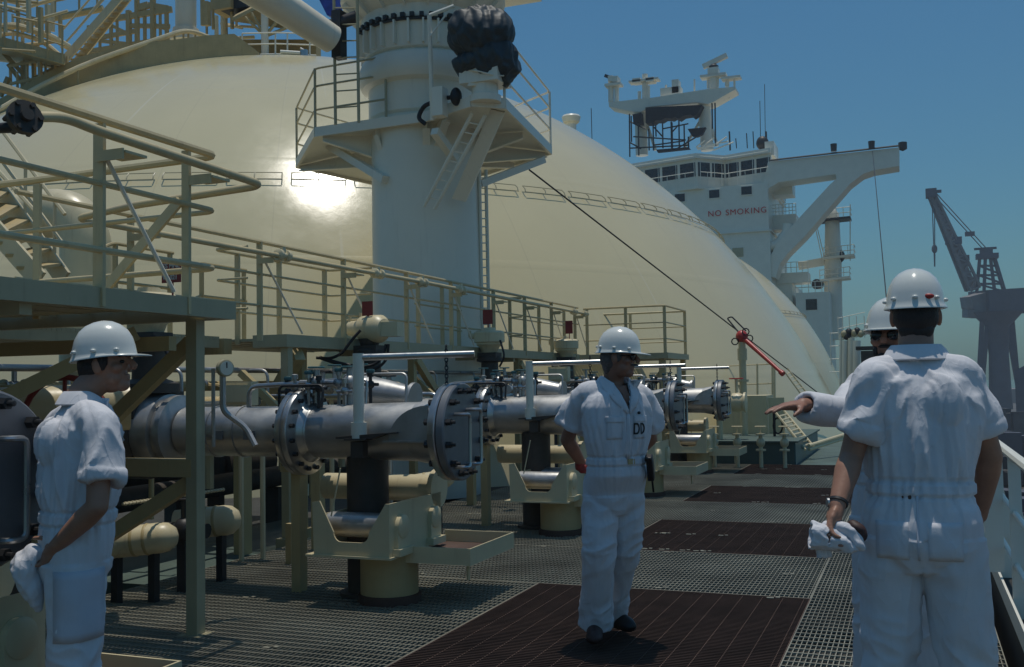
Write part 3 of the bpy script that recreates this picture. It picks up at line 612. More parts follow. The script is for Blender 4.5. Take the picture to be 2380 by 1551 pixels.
for i in range(8):
    a = (1600+rr.uniform(0, 60), 350-rr.uniform(0, 12)); mb = MB(); mb.tube([M_(*a, 117), M_(a[0]+rr.uniform(20, 55), a[1]-rr.uniform(4, 22), 117)], .09, 5); mb.build('rail', whitep, t)
for px, y0, y1, r in ((1376, 330, 252, .05), (1697, 350, 306, .1), (1737, 345, 310, .06), (1752, 345, 306, .06), (1768, 345, 235, .04), (1782, 345, 306, .12), (1779, 340, 196, .035), (1712, 345, 322, .06)):
    mb = MB(); mb.tube([M_(px, y0, 118), M_(px-2, y1, 118)], r, 5); single('whip_aerial', mb, dark, 'thin whip aerials standing along the bridge house roof', 'aerial', 'whip aerials on the bridge roof')
mb = MB(); mb.ell(M_(1772, 333, 117), (.7, .6, .8)); mb.tube([M_(1772, 333, 117), M_(1774, 346, 117)], .2, 6); single('signal_lamp', mb, dark, 'dark round signal lamp at the right end of the bridge roof', 'lamp')
t = thing('satellite_dome', 'white mushroom shaped tank vent showing over the shoulder of the big tank', 'vent', tuple(atd(1328, 295, 45)))
mb = MB(); c = atd(1328, 295, 45); mb.lathe([(.22, -.6), (.22, .1), (.3, .15)], c, n=16); mb.build('stem', whitep, t)
mb = MB(); mb.lathe([(.2, .1), (.36, .2), (.42, .42), (.36, .5), (.05, .54)], c, n=20); mb.build('cap', whitep, t)
# after mast / funnel post with platforms
FY = 123.
t = thing('signal_mast', 'stout grey mast with three railed platforms right of the bridge house', 'mast', tuple(onY(1935, 770, FY)))
def F(px, py, y=FY): return onY(px, py, y)
mb = MB(); mb.tube([F(1937, 790), F(1936, 600), F(1934, 500), F(1932, 488)], [1.05, .95, .78, .5], 20); mb.build('post', craneP, t)
for x0, x1, y, dark_ in ((1898, 1978, 519, 1), (1916, 1987, 606, 0), (1908, 1977, 657, 0)):
    p, q = F(x0, y), F(x1, y-8); mb = MB(); mb.slab([p+V((0, -1.3, 0)), q+V((0, -1.3, 0)), q+V((0, 1.3, 0)), p+V((0, 1.3, 0))], (0, 0, .25)); mb.build('platform', dark if dark_ else craneP, t, smooth=False)
    mb = MB()
    for z in (.7, 1.3): mb.tube([p+V((0, -1.3, z)), q+V((0, -1.3, z)), q+V((0, 1.3, z))], .045, 5)
    for i in range(6): r_ = lerp(p, q, i/5)+V((0, -1.3, .2)); mb.tube([r_, r_+V((0, 0, 1.15))], .04, 5)
    mb.build('platform_rail', craneP, t)
mb = MB(); mb.tube([F(1976, 475), F(1976, 606)], .06, 5); mb.tube([F(1893, 520), F(1912, 606)], .05, 5); mb.tube([F(1897, 520), F(1918, 606)], .05, 5); mb.build('stay', craneP, t)
mb = MB(); mb.beam(F(1856, 619), F(1916, 608), .5, .9); mb.build('yard', craneP, t, smooth=False)
mb = MB(); c = F(1900, 661); mb.lathe([(.1, -.6), (.55, -.5), (.6, .3), (.45, .5)], c, V((-.4, -1, 0)), 16); mb.build('horn', dark, t)
mb = MB(); mb.ell(F(1945, 596), (.9, .6, .9)); mb.ell(F(1932, 487), (.3, .3, .3)); mb.build('instrument', dark, t)
t = thing('deck_house', 'low pale deck house at the foot of the signal mast', 'deck house', tuple(F(1890, 770)))
p, q = F(1852, 780, 118), F(1926, 678, 118); mb = MB(); mb.bx(p.x, q.x, 118, 126, -.5, q.z); mb.build('wall', whitep, t, smooth=False)
mb = MB(); c = F(1886, 706, 118); mb.bx(c.x-.6, c.x+.6, 117.95, 118.1, c.z-.7, c.z+.5); mb.build('window', glass, t, smooth=False)
mb = MB()
for z in (.6, 1.2): mb.tube([(p.x, 118, q.z+z), (q.x, 118, q.z+z)], .05, 5)
for i in range(6): x = p.x+(q.x-p.x)*i/5; mb.tube([(x, 118, q.z), (x, 118, q.z+1.2)], .04, 5)
mb.build('roof_rail', whitep, t)
mb = MB(); p = onY(2028, 350, 116); mb.tube([p, onY(2060, 690, 60)], .035, 5); single('halyard', mb, dark, 'thin straight wire falling from the bridge wing tip', 'wire')
# vent risers near the ship's side
t = thing('vent_riser', 'pale vertical pipes capped by a cluster of valves near the ship side', 'pipes', tuple(onY(1972, 870, 50)))
for px, y0, r, m in ((1963, 792, .13, whitep), (1978, 786, .16, craneP), (1990, 792, .2, whitep), (1954, 775, .05, whitep)):
    mb = MB(); mb.tube([onY(px-1, 905, 50), onY(px, y0, 50)], r, 12); mb.build('pipe', m, t)
mb = MB(); p, q = onY(1948, 790, 50), onY(2012, 776, 50); mb.slab([p, q, q+V((0, 1.4, 0)), p+V((0, 1.4, 0))], (0, 0, .22)); mb.build('platform', whitep, t, smooth=False)
mb = MB()
for px in (1949, 1960, 1975, 1992, 2010): a = onY(px, 785, 50); mb.tube([a, a+V((0, 0, 1.0))], .02, 5)
for z in (.5, 1.0): mb.tube([p+V((0, 0, z)), q+V((0, 0, z))], .018, 5)
for y in (770, 800, 830, 860): mb.tube([onY(1928, y+5, 50), onY(1992, y+2, 50)], .02, 5)
mb.tube([onY(1930, 772, 50), onY(1932, 850, 50)], .025, 5); mb.build('rail', whitep, t)
for i, (px, py) in enumerate(((1962, 776), (1973, 772), (1985, 774), (1992, 770), (2000, 776), (1968, 782))):
    mb = MB(); c = onY(px, py, 50); mb.ell(c, (.16, .16, .18), None, 10, 7); mb.tube([c-V((.2, 0, 0)), c+V((.2, 0, 0))], .05, 6); mb.build('valve', dark if i % 2 else olive, t)
mb = MB(); p, q = onY(2003, 890, 48), onY(2040, 815, 48); mb.bx(p.x, q.x, 48, 49, p.z, q.z); mb.bx(p.x-.2, q.x+.4, 47.9, 49.1, q.z+.05, q.z+.2); single('machinery_box', mb, dark, 'dark machinery box behind the two talking men', 'machinery')
# ================================================================== HARBOUR CRANE AND QUAY
HK = 300
def H(px, py, k=HK): return atd(px, py, k)
t = thing('harbour_crane', 'grey jib crane with lattice tower standing on the quay at far right', 'crane', (H(2320, 960).x, H(2320, 960).y, -10))
mb = MB()
a, b = H(2262, 672), H(2163, 448); ax = (b-a).normalized(); sd_ = _R - ax*_R.dot(ax); sd_.normalize(); up_ = sd_.cross(ax)
for w0, w1, s1, s2 in ((3.0, 1.2, 1, 1), (3.0, 1.2, 1, -1), (3.0, 1.2, -1, 1), (3.0, 1.2, -1, -1)):
    mb.beam(a+sd_*w0*.5*s1*1.0+up_*s2*1.5, b+sd_*w1*.5*s1+up_*s2*.7, .7)
for i in range(12):
    f0, f1 = i/12, (i+1)/12; w = lambda f: 1.5*(1-f)+.6*f
    c0, c1 = lerp(a, b, f0), lerp(a, b, f1); s1 = 1 if i % 2 else -1
    for u_ in (-1, 1): mb.beam(c0+sd_*w(f0)*s1+up_*u_*w(f0), c1-sd_*w(f1)*s1+up_*u_*w(f1), .5); mb.beam(c0+sd_*w(f0)+up_*u_*w(f0), c0-sd_*w(f0)+up_*u_*w(f0), .5)
mb.slab([a-sd_*1.2-up_*1.2, a+sd_*1.2-up_*1.2, lerp(a, b, .62)+sd_*.9-up_*.9, lerp(a, b, .62)-sd_*.9-up_*.9], up_*.8); mb.build('jib', cranegrey, t, smooth=False)
mb = MB(); mb.box(H(2164, 450), (3.0, 3.0, 2.6)); mb.box(H(2170, 446), (4.2, 2, .6)); mb.build('jib_head', cranedk, t, smooth=False)
for c_, d_ in (((2216, 560), (4.5, 2.5, 2.0)), ((2240, 600), (3, 2, 1.5))): mb = MB(); mb.box(H(*c_), d_); mb.build('jib_bracket', cranedk, t, smooth=False)
mb = MB()
for x0, x1, y0, y1 in ((2277, 2270, 600, 680), (2311, 2335, 600, 680), (2290, 2287, 600, 680), (2302, 2312, 600, 680)): mb.beam(H(x0, y0), H(x1, y1), .9)
for y, w in ((618, 0), (640, 0), (660, 0)): f = (y-600)/80; mb.beam(H(2277-7*f, y), H(2311+24*f, y), .6); mb.beam(H(2277-7*f, y), H(2311+24*(f+.22), y+18), .5)
mb.box(H(2294, 596), (6, 4, 1.4)); mb.box(H(2292, 586), (3.4, 3, 2.2)); mb.box(H(2290, 578), (6, 1, .6)); mb.build('tower', cranedk, t, smooth=False)
mb = MB(); mb.slab([H(2300, 674, 298), H(2400, 668, 298), H(2400, 728, 298), H(2300, 728, 298)], _fw*14); mb.build('machinery_house', cranedk, t, smooth=False)
mb = MB(); mb.slab([H(2258, 690), H(2300, 678), H(2300, 730), H(2272, 730), H(2262, 715)], _fw*8); mb.slab([H(2250, 720), H(2275, 722), H(2275, 740), H(2250, 738)], _fw*4); mb.build('cab', cranegrey, t, smooth=False)
mb = MB(); c = H(2318, 745); mb.lathe([(3.2, -26), (2.7, -10), (3.2, -2), (6.0, 1.2), (7.0, 2.4)], c, n=20); mb.build('pedestal', cranedk, t)
for x0, x1 in ((2283, 2270), (2338, 2378), (2296, 2276), (2352, 2372)):
    mb = MB(); mb.beam(H(x0, 742), V((H(x1, 960).x, H(x1, 960).y, -10)), 1.3); mb.build('leg', cranedk, t, smooth=False)
mb = MB()
for s_ in (-.6, .6): mb.tube([b+_R*s_+V((0, 0, 1)), H(2290, 580)+_R*s_], .16, 4)
mb.tube([H(2166, 455), H(2172, 620)], .14, 4); mb.tube([H(2172, 455), H(2173, 620)], .14, 4); mb.build('cable', cranedk, t)
mb = MB(); c = H(2172, 579); mb.ell(c, (.8, .8, 1.3)); mb.build('hook_block', cranedk, t)
mb = MB(); mb.box(H(2254, 544), (2.6, 1.5, 1.2)); mb.build('pulley', cranedk, t, smooth=False)
rq = random.Random(11)
for i in range(26):
    k = rq.choice((60, 80, 110, 150, 200)); x = 2230+rq.random()*200
    g = atd(x, 900, k); h = rq.uniform(.6, 4.5)*(k/110)**.5; mb = MB()
    for j in range(rq.randint(2, 5)):
        mb.box((g.x+rq.uniform(-3, 3), g.y+rq.uniform(-4, 4), -10+h*.5*rq.random()), (rq.uniform(.8, 5), rq.uniform(.8, 5), h*rq.uniform(.4, 1)), Matrix.Rotation(rq.random()*3, 3, 'Z'))
    single('scrap_pile', mb, quaym if i % 3 else cranedk, 'piles of dark gear and scrap lying on the quay beyond the ship rail', 'scrap pile', 'scrap piles on the quay', smooth=False)
mb = MB(); mb.slab([V((H(2300, 900, 500).x, 480, -10)), V((H(2600, 900, 500).x, 480, -10)), V((H(2600, 900, 500).x, 520, -10)), V((H(2300, 900, 500).x, 520, -10))], (0, 0, 6)); single('quay_shed', mb, cranegrey, 'long low grey shed on the quay behind the harbour crane', 'shed', smooth=False)
p, q = H(2358, 862, 230), H(2420, 830, 230); mb = MB(); mb.slab([V((p.x, p.y, -10)), V((q.x, q.y, -10)), V((q.x, q.y, q.z)), V((p.x, p.y, p.z))], (4, 14, 0)); single('quay_building', mb, cranedk, 'dark building at the right edge beside the harbour crane legs', 'building', smooth=False)
# ship side rail
t = thing('ship_rail', 'pale ship side railing running away beside the tall man', 'railing', (.55, 7, 0))
for y in (4.2, 7.0, 8.4, 9.8, 11.2, 12.6, 14, 15.4, 16.8, 18.2, 19.6):
    mb = MB(); mb.bx(.52, .59, y-.012, y+.012, .1, 1.08); mb.slab([V((.59, y-.01, .1)), V((.74, y-.01, .1)), V((.59, y-.01, .75))], (0, .02, 0)); mb.build('post', whitep, t, smooth=False)
for z, r in ((1.09, .03), (.74, .018), (.42, .018)):
    mb = MB(); mb.tube([(.55, 2.5, z), (.55, 30, z)], r, 8); mb.build('rail', whitep, t)
mb = MB(); mb.bx(.50, .515, 2.5, 30, .1, .22); mb.build('toe_plate', whitep, t, smooth=False)
mb = MB(); mb.slab([onY(2290, 1110, 7.7), onY(2330, 1104, 7.7), onY(2335, 1330, 7.7), onY(2293, 1330, 7.7)], (0, .02, 0)); mb.build('gate_plate', whitep, t, smooth=False)
# ================================================================== CATWALK
ZW = 2.15
def floor_bars(mb, x0, x1, y0, y1, z, pitch=.055, w=.036):
    for i in range(int((y1-y0)/pitch)): y = y0+i*pitch; mb.bx(x0, x1, y, y+w, z-.03, z)
    for i in range(int((x1-x0)/.3)+1): mb.bx(x0+i*.3, x0+i*.3+.012, y0, y1, z-.035, z-.005)
def frame(mb, x0, x1, y0, y1, z, h=.16, w=.07):
    mb.bx(x1-w, x1, y0, y1, z-h, z+.004); mb.bx(x0, x0+w, y0, y1, z-h, z+.004); mb.bx(x0+w, x1-w, y0, y0+w, z-h, z+.003); mb.bx(x0+w, x1-w, y1-w, y1, z-h, z+.003)
def platform(label, x0, x1, y0, y1, legs, beams=(), group='manifold platforms', h=.11):
    t = thing('platform', label, 'platform', (x0, y0, 0), 0, group)
    mb = MB(); floor_bars(mb, x0+.07, x1-.07, y0+.07, y1-.07, ZW); mb.build('floor', olive, t, smooth=False)
    mb = MB(); frame(mb, x0, x1, y0, y1, ZW, h)
    n = max(1, int((y1-y0)/1.5))
    for i in range(1, n): y = y0+(y1-y0)*i/n; mb.bx(x0+.07, x1-.07, y-.04, y+.04, ZW-h-.06, ZW-.04)
    mb.build('frame', olive, t, smooth=False)
    for x, y, w, m in legs: mb = MB(); mb.bx(x-w/2, x+w/2, y-w/2, y+w/2, -.1, ZW-h); mb.bx(x-w, x+w, y-w, y+w, -.1, .0); mb.build('leg', m, t, smooth=False)
    for a, b, w in beams: mb = MB(); mb.beam(a, b, w, w*1.3); mb.build('beam', creamdk, t, smooth=False)
    return t
t = platform('near raised platform with grating floor above the man in profile', -6.9, -4.15, -1.0, 5.62,
             [(-4.4, 5.52, .085, olive), (-5.5, 4.3, .12, creamdk), (-6.7, 5.4, .1, creamdk), (-6.7, 2.0, .1, creamdk)],
             [((-4.4, 5.52, 1.07), (-6.7, 5.52, 1.07), .09), ((-4.45, 5.55, 1.9), (-5.7, 5.55, .95), .07), ((-4.45, 5.55, .98), (-5.6, 5.55, .35), .07), ((-5.5, 4.3, 1.95), (-6.9, 4.3, 1.95), .11), ((-5.5, 4.3, 1.25), (-6.9, 4.6, 1.25), .08), ((-5.5, 4.35, 1.3), (-4.6, 5.2, 1.95), .07), ((-4.4, 5.3, 1.88), (-6.9, 5.3, 1.88), .07)])
t = platform('long narrow catwalk platform running aft beneath the white crane column', -6.58, -6.15, 9.2, 19.4,
             [(-6.22, 9.3, .09, olive), (-6.5, 10.0, .1, creamdk), (-6.25, 12.3, .09, creamdk), (-6.25, 16.2, .09, creamdk), (-6.25, 19.2, .09, creamdk)],
             [((-6.2, 9.5, 1.95), (-7.4, 10.2, .9), .12), ((-6.2, 12.3, 1.95), (-6.2, 13.6, 1.0), .08), ((-6.2, 16.2, 1.95), (-6.2, 17.4, 1.0), .08), ((-8.6, 9.27, 2.05), (-6.95, 9.27, 2.05), .13)], h=.13)
t = platform('small far platform with high railings beyond the last pipe', -6.9, -4.45, 19.75, 21.75, [(-4.6, 19.9, .12, creamdk), (-4.55, 21.6, .1, creamdk), (-6.6, 19.9, .1, creamdk)], [((-4.6, 19.9, 1.8), (-5.4, 19.9, .9), .07)])
mb = MB(); floor_bars(mb, -9.8, -6.97, 5.62, 9.15, ZW, .055, .05); floor_bars(mb, -9.8, -6.97, -1, 5.6, ZW, .055, .05); floor_bars(mb, -8.4, -6.62, 9.4, 12.8, ZW-.02, .055, .05); mb.bx(-7.05, -6.975, 5.62, 9.15, ZW-.12, ZW+.003); single('gangway', mb, olive, 'added gangway floors, closed up to shade the pipes beneath, linking platform and catwalk', 'gangway', smooth=False)  # floors widened and bars closed up to throw shade on the header pipes
# railings
def flat_post(mb, x, y, z0, z1, w=.062): mb.bx(x-w/2, x+w/2, y-.012, y+.012, z0, z1)
t = thing('railing', 'near platform railing with three pipe rails bent round in loops', 'railing', (-4.15, 5.3, ZW), 0, 'manifold platform railings')
for y in (1.2, 2.4, 3.5, 4.42, 5.15): mb = MB(); flat_post(mb, -4.17, y, ZW-.1, 3.07, .07 if y < 5 else .055); mb.build('post', railp, t, smooth=False)
for x in (-5.75, -6.4): mb = MB(); flat_post(mb, x, 5.5, ZW-.05, 3.06, .06); mb.build('post', railp, t, smooth=False)
for z, r in ((3.09, .026), (2.73, .018), (2.36, .020)):
    mb = MB(); mb.tube(fillet([(-4.15, -.5, z), (-4.15, 5.42, z), (-5.8, 5.5, z), (-6.6, 5.5, z)], .09, 7), r, 8); mb.build('rail', railp, t)
mb = MB(); mb.beam((-4.2, 5.12, 2.75), (-5.05, 5.3, 2.17), .02, .07); mb.build('stay', railp, t)
mb = MB(); mb.tube([(-4.14, 4.42, 2.9), (-4.1, 4.95, 2.17)], .013, 6); mb.build('stay', craneP, t)
def railrun(label, pts, posts, m, zs=((3.08, .022), (2.75, .014), (2.43, .014)), diag=(), ends=True, w=.06):
    t = thing('railing', label, 'railing', (*pts[0], ZW), 0, 'manifold platform railings')
    for x, y in posts: mb = MB(); flat_post(mb, x, y, ZW-.08, zs[0][0], w); mb.build('post', m, t, smooth=False)
    for z, r in zs:
        mb = MB(); mb.tube(fillet([(x, y, z) for x, y in pts], .1, 5), r, 7); mb.build('rail', m, t)
    for a, b in diag: mb = MB(); mb.tube([a, b], .012, 6); mb.build('stay', craneP, t)
    return t
ys = [6.9, 8.75, 10.4, 12.0, 13.4, 15.0, 16.4, 17.8, 19.2]
railrun('long outer catwalk railing carrying a service pipe past the crane', [(-6.17, 5.7), (-6.17, 19.4)], [(-6.17, y) for y in ys], railp, diag=[((-6.15, y, 2.95), (-6.12, y+.7, 2.17)) for y in ys[1:]])
railrun('short inner catwalk railing left of the crane column', [(-6.5, 9.0), (-6.92, 9.0), (-6.92, 11.3), (-6.3, 11.3)], [(-6.92, 9.4), (-6.92, 10.2), (-6.92, 11.2)], railp)
railrun('inner catwalk railing passing in front of the crane column base', [(-6.55, 13.0), (-6.55, 14.6)], [(-6.55, 13.1), (-6.55, 13.9), (-6.55, 14.5)], railp)
railrun('inner catwalk railing beyond the crane column', [(-6.3, 16.6), (-6.56, 16.6), (-6.56, 19.8)], [(-6.56, 16.7), (-6.56, 18.2), (-6.56, 19.7)], railp)
railrun('far platform railing standing out against the cream tank', [(-6.17, 19.78), (-4.5, 19.78), (-4.48, 21.7), (-6.8, 21.7)], [(-6.1, 19.78), (-5.3, 19.8), (-4.52, 19.82), (-4.5, 21.65), (-5.7, 21.68)], railp)
def bent(z0, x, y, s=1): return fillet([(x, y-.75*s, z0-.12), (x, y-.25*s, z0-.12), (x, y-.15*s, z0), (x, y-.15*s, z0+.33), (x, y, z0+.42), (x, y+.9*s, z0+.42)], .09, 4)
for x, y, lb in ((-7.3, 7.9, 'cream handrail pipe bent up in a step left of the catwalk start'), (-7.6, 9.6, 'cream handrail pipe bent up in a step behind the catwalk')):
    t = thing('handrail', lb, 'handrail', (x, y, ZW))
    for dz in (0, -.38): mb = MB(); mb.tube(bent(2.62+dz, x, y), .018, 7); mb.build('rail', creamdk, t)
    for q in (-.7, .05, .85): mb = MB(); flat_post(mb, x, y+q, ZW-.05, 2.5 if q < 0 else 3.03, .05); mb.build('post', creamdk, t)
# service pipe with brackets and couplings
t = thing('service_pipe', 'grey service pipe running along the railings and ending in a flanged nozzle', 'pipe', (-4.0, 4, 2.95))
st = onX(150, 272, -4.0)
mb = MB(); mb.tube(fillet([(-4.0, st.y-.25, st.z-.06), (-4.0, st.y, st.z), (-4.0, 4.2, 2.97), (-4.0, 5.72, 2.94), (-5.2, 5.85, 2.92), (-5.98, 6.1, 2.92), (-5.99, 12.2, 2.95), (-6.0, 19.5, 2.95)], .12, 6), .027, 10); mb.build('pipe', railp, t)
c = V((-4.0, st.y-.26, st.z-.07))
mb = MB(); mb.lathe([(.0, -.03), (.07, -.03), (.075, -.025), (.075, -.005), (.06, -.004), (.06, .004), (.085, .005), (.085, .03), (.03, .031), (.03, .06)], c, (.93, -.35, .2), 24)
for i in range(6): a = i*math.pi/3; x_, y_ = frame_of(V((.93, -.35, .2))); p_ = c+(x_*math.cos(a)+y_*math.sin(a))*.07; mb.lathe([(.014, -.045), (.014, .045)], p_, (.93, -.35, .2), 6)
mb.build('flange', insul_shade, t, angle=25)
mb = MB(); mb.tube([c+V((.0, -.0, -.04)), c+V((-.13, -.06, -.05))], [.03, .024], 10); mb.build('nozzle', dark, t)
for y in [4.55, 5.3]+[y+.12 for y in ys]:
    x0 = -4.17 if y < 5.6 else -6.17; mb = MB(); mb.bx(x0, x0+.19, y-.16, y-.15, 2.85, 2.91); mb.bx(x0+.02, x0+.20, y-.149, y+.02, 2.885, 2.90); mb.build('bracket', railp, t, smooth=False)
for y in (8.9, 10.9, 12.1, 13.35, 18.6, 19.3):
    mb = MB(); mb.lathe([(.028, -.11), (.06, -.09), (.06, -.05), (.035, -.04), (.035, .04), (.06, .05), (.06, .09), (.028, .11)], (-5.99, y, 2.945), (0, 1, 0), 14); mb.box((-5.99, y, 2.995), (.04, .05, .07)); mb.build('coupling', cream, t)
# stairway and riser behind the near platform
def kq(px, py, k): return atd(px, py, k)
t = thing('stairway', 'cream steel stairs coming down behind the near platform at the left edge', 'stairs', tuple(kq(120, 645, 8.6)))
sA, sB = (kq(-70, 345, 9.2), kq(150, 650, 8.6)), (kq(-130, 400, 8.4), kq(92, 652, 8.0))
for a, b in (sA, sB): mb = MB(); mb.beam(a, b, .03, .16); mb.build('stringer', cream, t)
for i in range(1, 9): mb = MB(); mb.beam(lerp(*sA, i/9), lerp(*sB, i/9), .18, .025); mb.build('tread', creamdk, t)
for (a, b), dz in ((sA, .55), (sA, .28), (sB, .5)): mb = MB(); mb.tube([a+V((0, 0, dz)), b+V((0, 0, dz))], .017, 6); mb.build('handrail', cream, t)
for f in (.3, .6, .9): mb = MB(); p = lerp(*sA, f); mb.tube([p, p+V((0, 0, .55))], .015, 6); mb.build('post', cream, t)
t = thing('riser_pipe', 'fat cream riser pipe with an elbow behind the near platform railing', 'pipe', (-9.5, 8.4, 0))
c = kq(200, 575, 12.5)
mb = MB(); mb.tube(fillet([c+V((-3.2, -.2, .45)), c+V((0, 0, .45)), c+V((0, 0, -.6)), V((c.x, c.y, -.1))], .6, 10), .30, 28); mb.build('pipe', craneP if False else cream, t)
mb = MB(); mb.lathe([(.31, -.04), (.37, -.04), (.37, .04), (.31, .04)], c+V((0, 0, -.55)), n=28); mb.build('flange', cream, t)
# fore and aft header pipes in the background
for x, z, r, lb in ((-8.6, 1.25, .24, 'upper cream header pipe running fore and aft behind the manifold'), (-9.3, .5, .3, 'lower header pipe coloured dark for shade, lying near the deck behind the manifold'), (-7.7, .45, .13, 'thin header pipe coloured dark for shade, low behind the catwalk legs')):
    t = thing('header_pipe', lb, 'pipe', (x, 1, z), 0, 'header pipes'); mb = MB(); mb.tube([(x, -2, z), (x, 13.2, z)], r, 20); mb.build('pipe', creamdk if z > .5 else insul_shade, t)  # low pipes and all supports carry their shade as a dark colour
    for y in (3.5, 6.5, 9.6, 12.0): mb = MB(); mb.lathe([(r, -.05), (r*1.3, -.05), (r*1.3, .05), (r, .05)], (x, y, z), (0, 1, 0), 20); mb.build('flange', creamdk if z > .5 else insul_shade, t)
    for y in (1.5, 5, 8.2, 11.2): mb = MB(); mb.bx(x-.1, x+.1, y-.05, y+.05, -.34, z-r); mb.build('support', insul_shade, t, smooth=False)
mb = MB(); c0, c1 = kq(-40, 960, 7.0), kq(300, 945, 7.4); mb.lathe([(.0, -.1), (.16, -.02), (.17, .1), (.17, (c1-c0).length)], c0, c1-c0, 24); single('drain_tank', mb, cream, 'cream horizontal drain vessel partly behind the man in profile', 'vessel')
mb = MB(); c = kq(150, 985, 6.6); mb.tube([c+V((.36*math.cos(a), 0, .3*math.sin(a))) for a in np.linspace(0, 2*math.pi, 26)[:-1]], .02, 8, closed=True); mb.tube([c-V((.36, 0, 0)), c+V((.36, 0, 0))], .014, 6); mb.tube([c-V((0, 0, .3)), c+V((0, 0, .3))], .014, 6); single('hand_wheel', mb, redsign, 'red valve hand wheel half hidden behind the man in profile', 'hand wheel')
for (x0, y0, x1, y1, k, r, lb) in ((280, 1262, 392, 1248, 7.7, .115, 'cream filter vessel with light stripes low beside the man in profile'), (470, 1215, 540, 1208, 8.5, .125, 'cream domed filter vessel left of the roller cradle'), (985, 1125, 1040, 1112, 9.4, .085, 'short cream pipe stub low behind the nearest blank flange')):
    a, b = kq(x0-60, y0+6, k), kq(x1, y1, k); mb = MB(); Lb = (b-a).length; mb.lathe([(r, 0), (r, Lb-.05), (r*.92, Lb), (r*.6, Lb+.05), (.02, Lb+.07)], a, b-a, 24)
    t = thing('filter_vessel', lb, 'vessel', tuple(b), 0, 'low cream vessels'); mb.build('shell', cream, t)
    for f in (.3, .8): c = lerp(a, b, f); mb = MB(); mb.bx(c.x-.03, c.x+.03, c.y-.03, c.y+.03, -.34, c.z-r*.8); mb.build('leg', dark, t, smooth=False)  # legs coloured dark so they sink into the shade under the vessels
    for f in (.55, .72): c = lerp(a, b, f); mb = MB(); mb.lathe([(r*1.02, -.012), (r*1.05, 0), (r*1.02, .012)], c, b-a, 24); mb.build('band', creamdk, t)
    if 0: single('filter_vessel', mb, cream, lb, 'vessel', 'low cream vessels')
t = thing('drain_valve', 'dark drain valve between the two low cream vessels', 'valve', tuple(kq(430, 1290, 8)))
mb = MB(); c = kq(428, 1232, 8.1); mb.tube([c-V((.2, .02, 0)), c+V((.22, 0, 0))], .06, 12); mb.ell(c, (.09, .09, .1)); mb.tube([c, c+V((0, 0, .25))], .025, 8); mb.bx(c.x-.04, c.x+.04, c.y-.04, c.y+.04, -.1, c.z); mb.build('body', dark, t)
mb = MB(); mb.tube([c+V((.09*math.cos(a), .09*math.sin(a), .25)) for a in np.linspace(0, 2*math.pi, 15)[:-1]], .012, 6, closed=True); mb.build('wheel', dark, t)
mb = MB(); a, b = kq(285, 1172, 7.4), kq(520, 1138, 8.3)
n = 60
for i in range(n): p = lerp(a, b, i/n); mb.tube([p, lerp(a, b, (i+.9)/n)], [.011, .015][i % 2], 6)
single('wire_rope', mb, cream, 'twisted pale rope stretched low under the near platform', 'rope')
mb = MB(); mb.bx(-5.33, -5.27, 7.93, 7.99, -.05, .36); single('stub_post', mb, creamdk, 'short buff square post standing on the grating edge', 'post', smooth=False)
mb = MB(); mb.bx(-6.5, -6.37, 8.75, 8.88, -.1, 1.6); mb.box((-6.43, 8.81, 1.62), (.3, .3, .02)); single('pipe_support', mb, creamdk, 'buff square column between the drain valve and the dark pipes', 'post', smooth=False)
mb = MB(); c = kq(1045, 1192, 9.4)
for j in range(4): mb.tube([c+V(((.19-.012*j)*math.cos(a), (.19-.012*j)*math.sin(a), .02+.025*j-.3)) for a in np.linspace(0, 2*math.pi, 25)[:-1]], .014, 6, closed=True)
mb.bm.transform(Matrix.Translation((0, 0, .32-c.z))); single('hose_coil', mb, rubber, 'black hose coiled on the grating behind the roller cradle', 'hose')
# ================================================================== MANIFOLD ARMS
AY = 6.93; PZ = 1.24; FX = -3.15
def cyl(mb, x0, x1, r0, r1=None, y=AY, z=PZ, n=32): mb.lathe([(r0, 0), (r1 or r0, x1-x0)], (x0, y, z), (1, 0, 0), n); return mb
def bolt_ring(mb, x0, x1, R, n, r=.019, y=AY, z=PZ):
    for i in range(n):
        a = 2*math.pi*(i+.5)/n; c = V((0, y+R*math.cos(a), z+R*math.sin(a)))
        mb.lathe([(r*.6, x0), (r*.6, x1)], c, (1, 0, 0), 6); mb.lathe([(r, x0), (r, x0+.03)], c, (1, 0, 0), 6); mb.lathe([(r, x1-.03), (r, x1)], c, (1, 0, 0), 6)
arm = thing('cargo_pipe', 'x', 'cargo pipe', (FX, AY, 0), 0, 'cargo manifold pipes')
mb = MB(); cyl(mb, -4.40, -3.45, .205, .222); cyl(mb, -3.46, -3.24, .222, .262); cyl(mb, -5.60, -4.56, .200)
for x in (-4.36, -5.02, -5.28): cyl(mb, x-.008, x+.008, .2095 if x < -4.4 else .2145)
mb.build('pipe', steel, arm)
mb = MB(); mb.lathe([(.262, 0), (.355, .012), (.36, .02), (.36, .062), (.352, .07)], (-3.245, AY, PZ), (1, 0, 0), 48); mb.build('flange', bright, arm)
mb = MB(); mb.lathe([(.352, 0), (.36, .008), (.36, .055), (.35, .064), (.0, .064)], (-3.168, AY, PZ), (1, 0, 0), 48); bf = mb.build('blank_flange', greyp, arm)
bd = None
